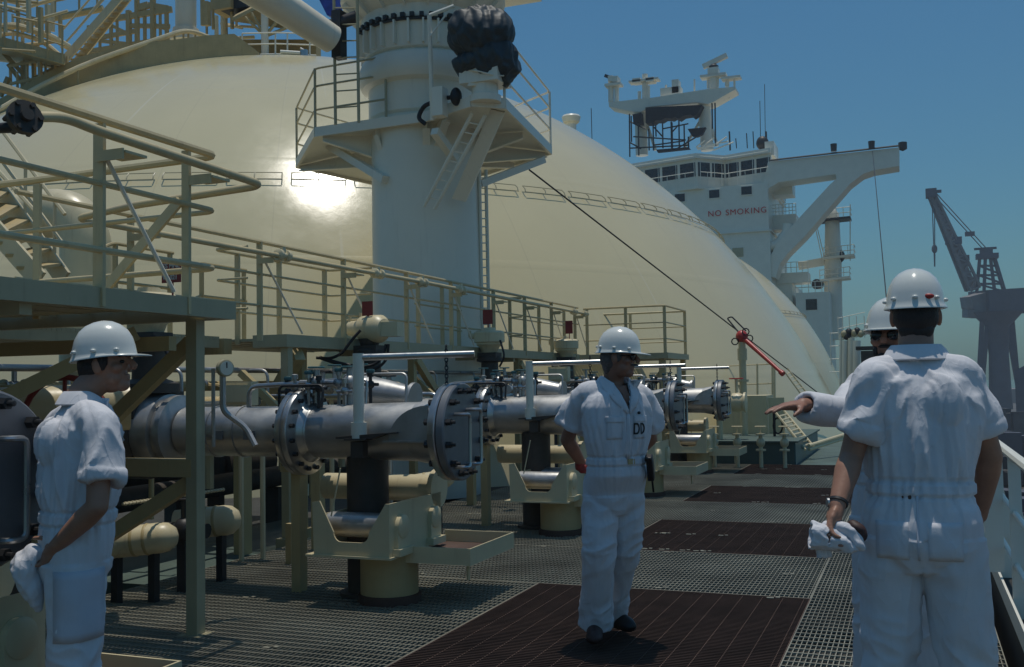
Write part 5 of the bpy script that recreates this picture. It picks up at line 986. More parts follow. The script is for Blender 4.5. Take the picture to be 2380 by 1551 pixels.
def hand(mb, wrist, d, nrm, thumb, curl=.5, s=1., spread=.0, curls=None):
    """wrist, pointing direction, palm normal, +1/-1 thumb side"""
    wrist = V(wrist); d = V(d).normalized(); nrm = V(nrm); nrm = (nrm-d*nrm.dot(d)).normalized(); sd = d.cross(nrm)*thumb
    M = Matrix((sd, d, nrm)).transposed()
    mb.ell(wrist+d*.052*s, (.040*s, .056*s, .017*s), M, 14, 10); mb.ell(wrist+d*.03*s+sd*.018*s+nrm*.006*s, (.022*s, .034*s, .017*s), M, 12, 8)
    mb.tube([wrist-d*.03*s, wrist+d*.02*s, wrist+d*.05*s], [.027*s, .028*s, .027*s], 12, flat=.72)
    for i, (off, ln, base) in enumerate(((.029, .070, .088), (.010, .078, .096), (-.010, .073, .093), (-.028, .056, .083))):
        c = curl if curls is None else curls[i]; p = wrist+d*base*s*.95+sd*off*s; dd = (d+sd*off*spread*8).normalized(); pts = [p-dd*.02*s, p]; a = c*.55
        for k, f in enumerate((.45, .32, .23)):
            v = dd*math.cos(a)+nrm*math.sin(a); p = p+v*(ln*f*s); pts.append(p); a += c*.75
        mb.tube(pts, [.0092*s, .0095*s, .0088*s, .008*s, .0062*s], 10); mb.ell(pts[-1], (.0065*s,)*3, None, 8, 6)
    b = wrist+d*.028*s+sd*.030*s+nrm*.006*s; v1 = (d*.62+sd*.62+nrm*(.25+.3*curl)).normalized(); v2 = (d*.85+sd*.2+nrm*(.3+.4*curl)).normalized()
    mb.tube([b-v1*.02*s, b+v1*.025*s, b+v1*.045*s, b+v1*.045*s+v2*.032*s], [.013*s, .0115*s, .0105*s, .0075*s], 10); mb.ell(b+v1*.045*s+v2*.032*s, (.008*s,)*3, None, 8, 6)
def person(label, pxc, depth, yaw, h, head_yaw=0., head_pitch=0., skinm=skin, hairmat=hairm, arms=None, legs=None, cuff=('short', 'short'), lean=(0, 0), glasses=True, seed=1, fat=1., open_neck=True, slv=.068, hs=1., long_back=False, headfwd=.0, cu_=.45, headz=0., sw=1.):
    base = atd(pxc, 880, depth); t = thing('person', label, 'person', (base.x, base.y, 0), yaw)
    Mi = MW[t].inverted(); k = h/1.80
    def loc(p):
        if len(p) == 4 and p[0] == 'px': return Mi @ atd(p[1], p[2], p[3])
        return V(p)*k
    J = {a: loc(p) for a, p in arms.items()}
    Lg = {a: loc(p) for a, p in legs.items()}
    lx, ly = lean
    def sp(z): f = max(0, (z-.95)/.55); return V((lx*f, ly*f, z*k))      # spine point
    up = V((0, 0, 1)); hd = sp(1.62)+V((0, .02+headfwd, headz)); HY = head_yaw
    Rh = Matrix.Rotation(HY, 3, 'Z') @ Matrix.Rotation(head_pitch, 3, 'X')
    def hp(x, y, z): return hd + Rh @ V((x*k, y*k, (z-1.62)*k))
    # ---- body: one continuous skin mesh (head, neck, trunk, arms, hands, legs)
    mb = MB()
    mb.ell(hp(0, -.005, 1.685), (.076*k, .097*k, .108*k), Rh, 24, 16)
    mb.ell(hp(0, .018, 1.625), (.058*k, .064*k, .078*k), Rh, 20, 12); mb.ell(hp(0, .064, 1.578), (.030*k, .030*k, .028*k), Rh, 14, 10)
    mb.ell(hp(.034, .036, 1.605), (.026*k, .034*k, .03*k), Rh, 12, 8); mb.ell(hp(-.034, .036, 1.605), (.026*k, .034*k, .03*k), Rh, 12, 8)
    mb.ell(hp(0, .078, 1.70), (.055*k, .018*k, .014*k), Rh, 14, 8)
    mb.tube([hp(0, .084, 1.69), hp(0, .105, 1.665), hp(0, .120, 1.644)], [.010*k, .012*k, .0150*k], 10); mb.ell(hp(0, .112, 1.642), (.017*k, .013*k, .010*k), Rh, 10, 8)
    mb.ell(hp(0, .084, 1.613), (.024*k, .013*k, .0075*k), Rh, 12, 8); mb.ell(hp(0, .083, 1.600), (.022*k, .013*k, .008*k), Rh, 12, 8)
    for s_ in (-1, 1): mb.ell(hp(.077*s_, -.002, 1.655), (.010*k, .022*k, .033*k), Rh @ Matrix.Rotation(.25*s_, 3, 'Z'), 12, 8); mb.ell(hp(.046*s_, .062, 1.645), (.026*k, .024*k, .02*k), Rh, 12, 8)
    nb = sp(1.50)+V((0, -.015, 0)); limb(mb, [nb-V((0, 0, .08)), nb+V((0, .005, .04)), hp(0, -.012, 1.62)], [.068*k, .060*k, .058*k], 18, 4)
    loft(mb, [(sp(.92), .09*k, .06*k, 0), (sp(1.05), .11*k, .075*k, 0), (sp(1.3), .145*k, .09*k, 0), (sp(1.42), .14*k, .075*k, 0), (sp(1.48), .07*k, .055*k, 0)])
    for S_ in ('L', 'R'):
        sh, el, wr, hd_ = J['sh'+S_], J['el'+S_], J['wr'+S_], J['hd'+S_]
        limb(mb, [lerp(sh, el, .12), lerp(sh, el, .5), el], [.042*k, .045*k, .040*k], 16, 5); limb(mb, [el, lerp(el, wr, .3), wr], [.040*k, .043*k, .027*k], 16, 5)
        hand(mb, wr, (hd_-wr), loc_n[S_] if False else arms_n[label][S_], 1 if S_ == 'R' else -1, cu_, k*1.03, .15 if cu_ < .3 else 0)
    for S_ in ('L', 'R'):
        hi, kn, an = Lg['hi'+S_], Lg['kn'+S_], Lg['an'+S_]; limb(mb, [hi, kn, an], [.055*k, .045*k, .035*k], 14, 4)
    body = mb.build('body', skinm, t, local=True); remesh(body, .0052, 5, .5)
    # ---- coverall
    mb = MB(); f_ = fat
    hipm = (Lg['hiL']+Lg['hiR'])/2
    loft(mb, [(hipm+V((0, .0, -.13*k)), .125*k, .095*k, 0), (hipm+V((0, 0, -.05*k)), .165*k*f_, .120*k, 0), (hipm, .176*k*f_, .128*k, 0), (sp(.99), .176*k*f_, .130*k*f_, 0), (sp(1.08), .166*k*f_, .122*k*f_, 0), (sp(1.16), .178*k*f_, .132*k*f_, 0), (sp(1.28), .200*k*sw, .138*k, 0), (sp(1.38), .205*k*sw, .130*k, 0), (sp(1.44), .185*k*sw, .110*k, 0), (sp(1.485), .115*k, .085*k, 0), (sp(1.51), .085*k, .078*k, 0)], 36)
    for S_, cf in zip('LR', cuff):
        sh, el, wr = J['sh'+S_], J['el'+S_], J['wr'+S_]; ax = (el-sh).normalized(); inn = sp(1.40)
        sgn = -1 if S_ == 'L' else 1
        limb(mb, [sp(1.465)+V((.05*k*sgn, -.010, 0)), lerp(sp(1.45)+V((.12*k*sgn, -.005, 0)), sh, .5)+V((0, 0, .006)), sh], [.068*k, .069*k, .062*k], 18, 5)
        if cf == 'short':
            e = sh+ax*((el-sh).length*.72); open_sleeve(mb, [lerp(sh, inn, .2), sh, lerp(sh, e, .5), e], [.064*k, .063*k, slv*.96*k, slv*1.06*k])
            mb.skin_rings([mb.ring(e-ax*q, *frame_of(ax), r, r, 20) for q, r in ((.042, slv*1.05*k), (.040, slv*1.12*k), (.003, slv*1.15*k), (.002, slv*.93*k))], cap=True)
        else:
            fa = (wr-el).normalized(); limb(mb, [lerp(sh, inn, .2), sh, el], [.078*k, .080*k, .066*k], 18, 4); open_sleeve(mb, [el, lerp(el, wr, .5), lerp(el, wr, .93)], [.064*k, .060*k, .053*k]); mb.ell(el, (.066*k,)*3, None, 14, 10)
    for S_ in 'LR':
        hi, kn, an = Lg['hi'+S_], Lg['kn'+S_], Lg['an'+S_]; d = (an-kn).normalized()
        limb(mb, [hi+V((0, -.008, .04)), lerp(hi, kn, .45), kn], [.104*k, .100*k, .088*k], 20, 5); open_sleeve(mb, [kn-d*.02, lerp(kn, an, .45), lerp(kn, an, .8), lerp(kn, an, 1.03)], [.089*k, .088*k, .090*k, .098*k], .09, .016, 22)
    for s_ in (-1, 1): mb.ell(sp(1.35)+V((.085*s_*k, -.092*k, 0)), (.075*k, .062*k, .10*k), None, 18, 12)
    mb.ell(hipm+V((0, -.055, -.02*k)), (.15*k, .085*k, .12*k), None, 18, 12)
    o = mb.build('coverall', cloth, t, local=True); remesh(o, .0068, 7, .5)
    sd = seed*7.3; wz = sp(1.07).z; arms_axis = [(J['sh'+S_], J['el'+S_]) for S_ in 'LR']; kz = [Lg['knL'], Lg['knR']]; az = [Lg['anL'], Lg['anR']]
    def wr_(c, n):
        q = c+V((sd, sd*.3, 0)); d = .003*noise.noise(q*7)
        zz = c.z-wz; an_ = math.atan2(c.y-ly*.2, c.x-lx*.2); near = min((c-sh).length for sh, el in arms_axis)
        if -.30*k < zz < .45*k:                                    # gathers above and below the waistband, pleats up the blouse
            g = math.exp(-abs(zz)/(.22*k)) if zz > 0 else math.exp(-abs(zz)/(.07*k))
            u = an_*3.4+noise.noise(V((an_*2, zz*3, sd)))*1.1+sd; tri = abs((u % 1)-.5)*2; u2 = an_*6.1+noise.noise(V((an_*3, zz*4, sd+9)))*.9; tri2 = abs((u2 % 1)-.5)*2; d += g*(.020*(tri**.6-.55)+.008*(tri2-.5))
            if zz > .04: f = min(1, zz/.12)*min(1, near/.16)*max(0, min(1, (.44*k-zz)/.10)); d += f*(.026*ridged(V((an_*2.1+noise.noise(q*2.5)*.6, zz*.9+3, sd+5)))**2*(1 if ridged(V((an_*2.1+noise.noise(q*2.5)*.6, zz*.9+3, sd+5))) > 0 else -.4)-.006)
        if abs(zz) < .020*k: d += .006
        elif abs(zz) < .034*k: d -= .005
        for sh, el in arms_axis:                                   # long folds running down the sleeves from the armpit
            ab = el-sh; L_ = ab.length; ax_ = ab/L_; tt = (c-sh).dot(ax_)
            if -.08 < tt < L_*.70:
                pv = c-sh-ax_*tt
                if pv.length < .12*k: w = max(0, min(1, (tt+.08)/.12))*max(0, min(1, (L_*.70-tt)/.05)); d += w*(.018*ridged(V((pv.x*11+tt*5+noise.noise(q*5)*.6, pv.y*11-tt*3, tt*3+sd)))-.008)
        if c.z < hipm.z-.02:
            ki = 0 if (c-kz[0]).xy.length < (c-kz[1]).xy.length else 1; kn, an = kz[ki], az[ki]
            w = math.exp(-((c.z-kn.z)/.15)**2)+.9*math.exp(-((c.z-an.z-.06)/.10)**2)+.8*math.exp(-((c.z-hipm.z+.10)/.10)**2)
            dx, dy = c.x-kn.x, c.y-kn.y; d += .013*w*ridged(V((dx*8+c.z*7+noise.noise(q*5)*.5, dy*8, c.z*10+sd+ki*3)))-.004*w; d += .011*ridged(V((dx*10+sd, dy*10, c.z*1.5)))-.003
        return d
    displace(o, wr_)
    # ---- collar
    mb = MB(); n = 30; cc = sp(1.528)+V((0, .004, 0)); rs = []
    gap = .62 if open_neck else .30
    prof = [(.084, -.04), (.077, .000), (.072, .027), (.078, .030), (.092, .014), (.110, -.020), (.106, -.025), (.090, .004)]
    for i in range(n+1):
        a = math.pi/2+gap+(2*math.pi-2*gap)*i/n; fr = max(0, math.sin(a)); e = [cc+V((math.cos(a)*r*k*(1.06), math.sin(a)*r*k*(1+.28*fr)-.004, (z-.060*fr**1.5+(-.02*fr if r > .1 else 0))*k)) for r, z in prof]
        rs.append([mb.bm.verts.new(p) for p in e])
    mb.skin_rings(rs); mb.build('collar', cloth, t, local=True)
    from mathutils.bvhtree import BVHTree
    bm = bmesh.new(); bm.from_mesh(o.data); tree = BVHTree.FromBMesh(bm)
    def surf(x, z, y0=.5, d=-1, out=.004):
        h_ = tree.ray_cast(V((x, y0, z)), V((0, d, 0)))[0]; return V((x, (h_.y if h_ else .1*-d)-out*d, z))
    if open_neck:                                                  # the open V of the front: those faces become bare chest
        zt, zb = sp(1.545).z, sp(1.355).z
        fv = [f for f in bm.faces if f.calc_center_median().y > ly*.2 and zb < f.calc_center_median().z and abs(f.calc_center_median().x-lx*.7) < .004+.052*k*((f.calc_center_median().z-zb)/(zt-zb))]
        b2 = bmesh.new(); vm = {}
        for f in fv:
            for v in f.verts:
                if v not in vm: vm[v] = b2.verts.new(v.co-v.normal*.012)
            b2.faces.new([vm[v] for v in f.verts])
        mb = MB(); mb.bm.free(); mb.bm = b2; mb.build('chest', skinm, t, local=True, angle=180)
        bmesh.ops.delete(bm, geom=fv, context='FACES'); bm.to_mesh(o.data); o.data.update()
        for s_ in (-1, 1):
            mb = MB(); rows = []
            for i in range(9):
                f_ = i/8; z = zb+.005+(zt-.02*k-zb)*f_; xi = (.003+.050*k*f_); xo = xi+.062*k*math.sin(min(1, f_*1.25+.04)*math.pi*.5)
                rows.append([mb.bm.verts.new(surf(s_*(xi+(xo-xi)*j/4)+lx*.7, z-.022*k*(j/4)*(1 if f_ < .95 else .2), out=.006+.007*(1-j/4))) for j in range(5)])
            for i in range(8):
                for j in range(4): mb._f([rows[i][j], rows[i][j+1], rows[i+1][j+1], rows[i+1][j]])
            lo_ = mb.build('lapel', cloth, t, local=True, angle=180); sm = lo_.modifiers.new('th', 'SOLIDIFY'); sm.thickness = .004
    bm.free()
    def drape(name, x0, x1, z0, z1, m, y0=.5, d=-1, out=.004, nx=7, nz=7, th=.004, shear=0.):
        mb = MB(); rows = [[mb.bm.verts.new(surf(x0+(x1-x0)*j/nx+shear*(z0+(z1-z0)*i/nz), z0+(z1-z0)*i/nz, y0, d, out)) for j in range(nx+1)] for i in range(nz+1)]
        for i in range(nz):
            for j in range(nx): mb._f([rows[i][j], rows[i][j+1], rows[i+1][j+1], rows[i+1][j]])
        p_ = mb.build(name, m, t, local=True, angle=180); sm = p_.modifiers.new('th', 'SOLIDIFY'); sm.thickness = th; return p_
    # ---- hair
    mb = MB(); mb.ell(hp(0, -.010, 1.70), (.0815*k, .099*k, .100*k), Rh, 24, 16); mb.ell(hp(0, -.042, 1.655), (.076*k, .068*k, .075*k), Rh, 20, 12); mb.ell(hp(0, -.055, 1.61), (.060*k, .040*k, .05*k), Rh, 16, 10)
    for s_ in (-1, 1): mb.ell(hp(.073*s_, .016, 1.675), (.010*k, .020*k, .04*k), Rh, 10, 8)
    mb.bm.faces.ensure_lookup_table()
    hr = mb.build('hair', hairmat, t, local=True)
    me = hr.data; bm = bmesh.new(); bm.from_mesh(me); Ri = Rh.transposed(); dl = []
    for v in bm.verts:
        l = (Ri @ (v.co-hd))/k; z = l.z+1.62
        if l.y > .045 and z < 1.755: dl.append(v)
    bmesh.ops.delete(bm, geom=dl, context='VERTS'); bm.to_mesh(me); bm.free(); me.update()
    displace(hr, lambda c, n: .003*noise.noise(c*60)+.004*noise.noise(c*25))
    # ---- hard hat
    mb = MB(); hc = hp(0, -.003, 1.70); n = 40
    ty = Rh @ V((0, 1, 0)); tx = Rh @ V((1, 0, 0)); tz = Rh @ V((0, 0, 1)); a0 = .10
    ty2 = ty*math.cos(a0)+tz*math.sin(a0)*.0+V((0, 0, .0)); rs = []
    def hring(r, z, fr=0., back=0.):
        ring = []
        for i in range(n):
            a = 2*math.pi*i/n; c_, s_ = math.cos(a), math.sin(a); front = max(0, s_)**3
            rx, ry = r*.104*hs, r*.127*hs; rid = 1+.012*math.exp(-(c_*5)**2)
            ring.append(mb.bm.verts.new(hc+(tx*(c_*rx)+ty*(s_*ry+front*fr)+tz*(z-.012*front*(1 if fr else 0)+.010*s_*(1 if fr or back else 0)))*k*rid))
        return ring
    for r, z in ((.02, .138*hs), (.30, .133*hs), (.55, .119*hs), (.75, .097*hs), (.89, .067*hs), (.96, .034), (.995, .005)): rs.append(hring(r, z))
    rs.append(hring(1.01, -.002)); rs.append(hring(1.05, -.006, .038, 1)); rs.append(hring(1.075, -.010, .052, 1)); rs.append(hring(1.075, -.014, .052, 1)); rs.append(hring(1.04, -.012, .04, 1)); rs.append(hring(.96, -.008)); rs.append(hring(.90, .05)); rs.append(hring(.5, .112*hs))
    mb.skin_rings(rs); hat_o = mb.build('hard_hat', hat, t, local=True, angle=60)
    for a in (R_(40), R_(140), R_(180), R_(225), R_(270), R_(315), R_(0)):
        mb = MB(); c_, s_ = math.cos(a), math.sin(a); mb.ell(hc+(tx*(c_*.105*hs)+ty*(s_*.128*hs)+tz*.015)*k, (.011, .011, .008), None, 10, 8); mb.build('hat_rivet', hat, hat_o, local=True)
    if glasses:
        for s_ in (-1, 1): mb = MB(); mb.ell(hp(.034*s_, .092, 1.668), (.028*k, .008*k, .021*k), Rh @ Matrix.Rotation(-.28*s_, 3, 'Z'), 16, 8); mb.build('sunglass_lens', glass, t, local=True)
        mb = MB(); mb.tube([hp(-.012, .100, 1.672), hp(.012, .100, 1.672)], .004*k, 6)
        for s_ in (-1, 1): mb.tube([hp(.058*s_, .080, 1.675), hp(.077*s_, .04, 1.672), hp(.079*s_, -.01, 1.668)], .0035*k, 6)
        mb.build('sunglass_frame', rubber, t, local=True)
    else:
        for s_ in (-1, 1): mb = MB(); mb.ell(hp(.031*s_, .078, 1.668), (.013*k, .011*k, .008*k), Rh, 10, 8); mb.build('eye', dark, t, local=True)
        for s_ in (-1, 1): mb = MB(); mb.tube([hp(.014*s_, .094, 1.690), hp(.032*s_, .090, 1.696), hp(.052*s_, .076, 1.688)], [.004, .006, .003], 6); mb.build('eyebrow', hairmat, t, local=True)
    # ---- shoes
    for S_ in 'LR':
        an = Lg['an'+S_]; kn = Lg['kn'+S_]; ft = Lg.get('ft'+S_, an+V((0, .14, 0))); d = (ft-an); d.z = 0; d.normalize(); M = Matrix((V((d.y, -d.x, 0)), d, V((0, 0, 1)))).transposed()
        z0 = an.z-.085*k
        mb = MB(); mb.ell(V((an.x, an.y, z0+.05*k))+d*.075*k, (.048*k, .135*k, .05*k), M, 20, 12); mb.ell(V((an.x, an.y, z0+.06*k))-d*.01*k, (.045*k, .065*k, .06*k), M, 16, 10); mb.ell(V((an.x, an.y, z0+.035*k))+d*.14*k, (.050*k, .075*k, .036*k), M, 16, 10)
        so = mb.build('shoe', leather if S_ == 'L' else brownl, t, local=True); remesh(so, .008, 3)
        bm = bmesh.new(); bm.from_mesh(so.data)
        for v in bm.verts: v.co.z = max(v.co.z, z0+.004)
        bm.to_mesh(so.data); bm.free()
    return t, dict(k=k, sp=sp, hp=hp, J=J, L=Lg, loc=loc, Mi=Mi, hc=hc, axes=(tx, ty, tz), hat=hat_o, surf=surf, drape=drape)
def patch(parent, pts, off, m, name, th=.004):
    mb = MB(); mb.slab([V(p) for p in pts], V(off).normalized()*th); return mb.build(name, m, parent, local=True)
arms_n = {}
# -- tall man seen from behind, right foreground
lab = 'tall man seen from behind at the ship rail, gloves in his left hand'
arms_n[lab] = {'L': (1, .1, 0), 'R': (-1, .25, 0)}
D = 3.86
pr, I = person(lab, 2128, D, R_(-4), 1.97, hs=.95, lean=(0, .075), head_yaw=R_(4), head_pitch=R_(-3), cuff=('short', 'short'), glasses=False, seed=1, open_neck=False, cu_=.8, headfwd=.01, sw=1.04,
    arms={'shL': ('px', 2030, 882, D), 'elL': ('px', 1978, 1064, D+.0), 'wrL': ('px', 1946, 1176, D-.12), 'hdL': ('px', 1928, 1236, D-.16), 'shR': ('px', 2240, 878, D), 'elR': ('px', 2302, 1058, D+.02), 'wrR': ('px', 2282, 1178, D+.12), 'hdR': ('px', 2270, 1230, D+.16)},
    legs={'hiL': (-.09, -.01, .925), 'hiR': (.09, -.01, .925), 'knL': (-.115, .01, .50), 'anL': (-.15, -.03, .085), 'knR': (.125, .02, .50), 'anR': (.16, .03, .085)})
tx, ty, tz = I['axes']; k = I['k']
mb = MB(); c = I['hc']+(-ty*.108+tx*.044+tz*.017)*k; mb.ell(c, (.020, .006, .010), None, 14, 8); mb.build('hat_sticker', redp, I['hat'], local=True)
mb = MB(); wr, el = I['J']['wrL'], I['J']['elL']; ax = (wr-el).normalized(); mb.lathe([(.030*k, -.006), (.0325*k, -.005), (.0325*k, .005), (.030*k, .006)], lerp(el, wr, .93), ax, 20); mb.build('watch_strap', dark, pr, local=True)
mb = MB(); mb.lathe([(.0, 0), (.017, 0), (.017, .008), (.0, .009)], lerp(el, wr, .93)+V((-.028*k, -.012, 0)), V((-1, -.4, 0)), 16); mb.build('wristwatch', bright, pr, local=True)
# waist stain and back seam, hip pockets
for s_ in (-1, 1): I['drape']('hip_pocket', .03*s_*k, .135*s_*k, I['sp'](.84).z, I['sp'](.965).z, cloth, -.6, 1, .004)
I['drape']('back_seam', -.004, .004, I['sp'](.84).z, I['sp'](1.05).z, clothl, -.6, 1, .003, 1, 10, .003)
mb = MB(); mb.ell(I['surf'](-.03, I['sp'](1.045).z, -.6, 1, .001), (.009, .003, .011), None, 10, 6); mb.ell(I['surf'](-.052, I['sp'](1.045).z, -.6, 1, .001), (.004, .003, .006), None, 8, 6); mb.build('stain', rustg, pr, local=True)
def bundle(name, label, cat, parts, group=None):
    c0 = parts[0][1]; t = thing(name, label, cat, tuple(c0)); 
    for nm, c, els, m in parts:
        mb = MB()
        for off, r, ang in els: mb.ell(V(c)+V(off), r, Euler(ang).to_matrix(), 16, 10)
        o = mb.build(nm, m, t); remesh(o, .006, 3); displace(o, lambda p, n: .004*ridged(p*22)+.003*noise.noise(p*55))
    return t
g = atd(1942, 1252, D-.17)
t = thing('work_gloves', 'white cotton gloves held low in the left hand of the tall man', 'gloves', tuple(g))
mb = MB(); open_sleeve(mb, [g+V((.055, .01, -.03)), g+V((.02, .0, -.012)), g+V((-.03, -.01, .004)), g+V((-.085, -.02, .012))], [.022, .034, .043, .050], .07, .010); mb.ell(g+V((.05, .01, -.028)), (.03, .022, .02)); o = mb.build('glove', cloth, t); remesh(o, .0046, 2); displace(o, lambda p, n: .006*ridged(V((p.x*9, p.y*26, p.z*26)))+.003*ridged(p*38)-.003)
mb = MB()
for (x_, y_, z_), r_, a_ in (((.02, .02, .035), (.055, .030, .024), .35), ((.06, .02, .015), (.045, .026, .022), .7), ((.075, .015, -.015), (.036, .022, .02), .9), ((-.02, .02, .045), (.03, .022, .014), .1)): mb.ell(g+V((x_, y_, z_)), r_, Euler((0, a_, 0)).to_matrix(), 16, 10)
for q_ in ((-.06, 0, -.035), (-.045, .01, -.04), (-.028, .015, -.035)): mb.tube([g+V(q_)+V((.01, 0, .03)), g+V(q_), g+V(q_)+V((.004, 0, -.035))], [.012, .0115, .009], 10)
o = mb.build('glove', cloth, t); remesh(o, .0046, 2); displace(o, lambda p, n: .004*ridged(V((p.x*16, p.y*30, p.z*30)))+.002*noise.noise(p*60))
mb = MB(); mb.ell(g+V((.075, .03, .035)), (.034, .028, .022), Euler((0, .5, 0)).to_matrix(), 16, 10); mb.ell(g+V((.090, .03, .012)), (.020, .022, .024), None, 16, 10); mb.ell(g+V((.06, .035, .05)), (.022, .02, .015), None, 16, 10); o = mb.build('palm', brownl, t); remesh(o, .005, 3)
# -- pointing man facing us behind him
lab = 'man half hidden behind the tall man, facing us with his arm stretched out'
arms_n[lab] = {'L': (0, 1, 0), 'R': (.3, .4, -1)}
D2 = 4.62
pp, I2 = person(lab, 2078, D2, R_(172), 1.905, head_yaw=R_(-8), head_pitch=R_(2), skinm=skindk, cuff=('short', 'long'), seed=4, cu_=.22,
    arms={'shL': (-.19, 0, 1.43), 'elL': (-.25, -.02, 1.15), 'wrL': (-.22, .12, .95), 'hdL': (-.2, .2, .88), 'shR': ('px', 2008, 905, D2), 'elR': ('px', 1972, 960, D2-.28), 'wrR': ('px', 1866, 941, D2-.42), 'hdR': ('px', 1836, 944, D2-.44)},
    legs={'hiL': (-.09, 0, .925), 'hiR': (.09, 0, .925), 'knL': (-.10, .02, .50), 'anL': (-.08, .0, .085), 'knR': (.10, .03, .50), 'anR': (.12, -.0, .085)})
mb = MB(); hp = I2['hp']; k = I2['k']
mb.ell(hp(0, .086, 1.622), (.032*k, .014*k, .008*k), None, 14, 8); mb.ell(hp(0, .070, 1.578), (.045*k, .035*k, .022*k), None, 14, 8); mb.ell(hp(.050, .035, 1.60), (.022*k, .035*k, .04*k), None, 12, 8); mb.ell(hp(-.050, .035, 1.60), (.022*k, .035*k, .04*k), None, 12, 8); mb.build('beard', hairm, pp, local=True)
# -- walking man, hands behind his back, centre
lab = 'man in sunglasses walking toward us across the gratings with his hands behind his back'
arms_n[lab] = {'L': (0, -1, 0), 'R': (0, -1, .2)}
D3 = 6.15
pm, I3 = person(lab, 1428, D3, math.atan2(-.72, -.69), 1.875, head_yaw=R_(44), head_pitch=R_(-5), skinm=skindk, hairmat=hairg, seed=2, fat=1.02, slv=.080, headfwd=.03, cu_=.9,
    arms={'shR': ('px', 1360, 912, D3-.02), 'elR': ('px', 1318, 1022, D3+.12), 'wrR': ('px', 1352, 1078, D3+.32), 'hdR': ('px', 1372, 1092, D3+.36), 'shL': ('px', 1492, 922, D3+.06), 'elL': ('px', 1512, 1020, D3+.22), 'wrL': ('px', 1440, 1085, D3+.40), 'hdL': ('px', 1410, 1092, D3+.40)},
    legs={'hiR': ('px', 1398, 1140, D3), 'knR': ('px', 1392, 1278, D3-.08), 'anR': ('px', 1384, 1448, D3+.06), 'ftR': ('px', 1380, 1472, D3-.12), 'hiL': ('px', 1458, 1140, D3+.02), 'knL': ('px', 1452, 1275, D3+.06), 'anL': ('px', 1418, 1425, D3+.32), 'ftL': ('px', 1440, 1446, D3+.25)})
k = I3['k']; sp = I3['sp']
mb = MB(); mb.ell(I3['hp'](0, .093, 1.623), (.03*k, .011*k, .007*k), None, 12, 8); mb.build('moustache', hairg, pm, local=True)
dr, sf = I3['drape'], I3['surf']; zz_ = lambda z: sp(z).z
for s_ in (-1, 1):
    dr('chest_pocket', .035*s_*k, .130*s_*k, zz_(1.20), zz_(1.315), cloth); dr('pocket_flap', .032*s_*k, .134*s_*k, zz_(1.295), zz_(1.328), cloth, out=.009)
dr('zip_placket', -.012*k, .012*k, zz_(1.085), zz_(1.34), cloth, out=.004)
o3 = MW[pm] @ sf(-.030*k, zz_(1.225), out=.014); o4 = MW[pm] @ sf(-.125*k, zz_(1.225), out=.014); tl = (o4-o3).normalized()
tx_ = text_part('DD', .095, o3, tl, (0, 0, 1), leather, pm, 'chest_lettering', .001, 1.15)
mi_ = MW[pm].inverted(); ol, dl_ = mi_ @ o3, (mi_.to_3x3() @ tl)
for v in tx_.data.vertices:
    w_ = (v.co-ol).dot(dl_); lift = (v.co-ol).dot(dl_.cross(V((0, 0, 1)))); q_ = sf(ol.x+dl_.x*w_*.52, v.co.z, out=.007); v.co = V((q_.x, q_.y+(.002 if lift > 0 else -.002), q_.z))
mb = MB(); mb.ell(sf(-.06*k, zz_(1.345), out=.012), (.012, .005, .009), None, 12, 8); mb.build('badge', dark, pm, local=True)
mb = MB(); c = sf(-.02, sp(1.072).z, out=.006); mb.box(c, (.045, .012, .032), Matrix.Rotation(.1, 3, 'Z')); mb.build('belt_buckle', MATS['buff_paint'], pm, local=True)
w0 = MW[pm] @ sf(-.125*k, sp(1.02).z, out=.0); t = thing('radio_pouch', 'black radio pouch hanging from the belt of the walking man', 'pouch', tuple(w0))
pd = (MW[pm].to_3x3() @ V((-.75, .65, 0))).normalized(); ps = pd.cross(V((0, 0, 1)))
Mx = Matrix((ps, pd, V((0, 0, 1)))).transposed() @ Matrix.Rotation(.38, 3, 'Y')
mb = MB(); mb.box(w0+pd*.035, (.055, .04, .135), Mx); mb.box(w0+pd*.03+Mx @ V((0, 0, .075)), (.06, .045, .03), Mx); mb.build('pouch', leather, t, bevel=.008)
mb = MB(); mb.beam(w0+pd*.04+Mx @ V((.005, 0, -.06)), w0+pd*.04+Mx @ V((-.01, 0, -.155)), .012, .006); mb.build('strap', leather, t)
bundle('red_gloves', 'dark red gloves in the hands behind the walking man', 'gloves', [('glove', atd(1347, 1078, D3+.30), [((0, 0, 0), (.03, .03, .045), (0, .2, 0)), ((.02, 0, -.03), (.03, .02, .03), (0, 0, 0))], redsign)])
# -- man in profile, left foreground
lab = 'man in profile at the left, hands clasped behind him with a white cloth'
arms_n[lab] = {'L': (-.3, -1, 0), 'R': (.3, -.8, .3)}
D4 = 4.12
pl, I4 = person(lab, 178, D4, R_(-40), 1.83, fat=1.06, slv=.070, head_yaw=R_(-30), head_pitch=R_(3), glasses=False, seed=3, headfwd=.055, headz=-.0, cu_=.85, lean=(0, .03),
    arms={'shR': ('px', 236, 985, D4-.17), 'elR': ('px', 226, 1178, D4-.27), 'wrR': ('px', 128, 1272, D4-.20), 'hdR': ('px', 98, 1300, D4-.14), 'shL': ('px', 140, 985, D4+.20), 'elL': ('px', 120, 1160, D4+.34), 'wrL': ('px', 112, 1256, D4+.16), 'hdL': ('px', 130, 1278, D4+.08)},
    legs={'hiL': (-.09, 0, .925), 'hiR': (.09, 0, .925), 'knL': (-.10, .02, .50), 'anL': (-.12, -.04, .085), 'knR': (.10, -.02, .50), 'anR': (.11, -.06, .085)})
k = I4['k']; sp = I4['sp']
L4 = I4['L']; hi, kn = L4['hiR'], L4['knR']
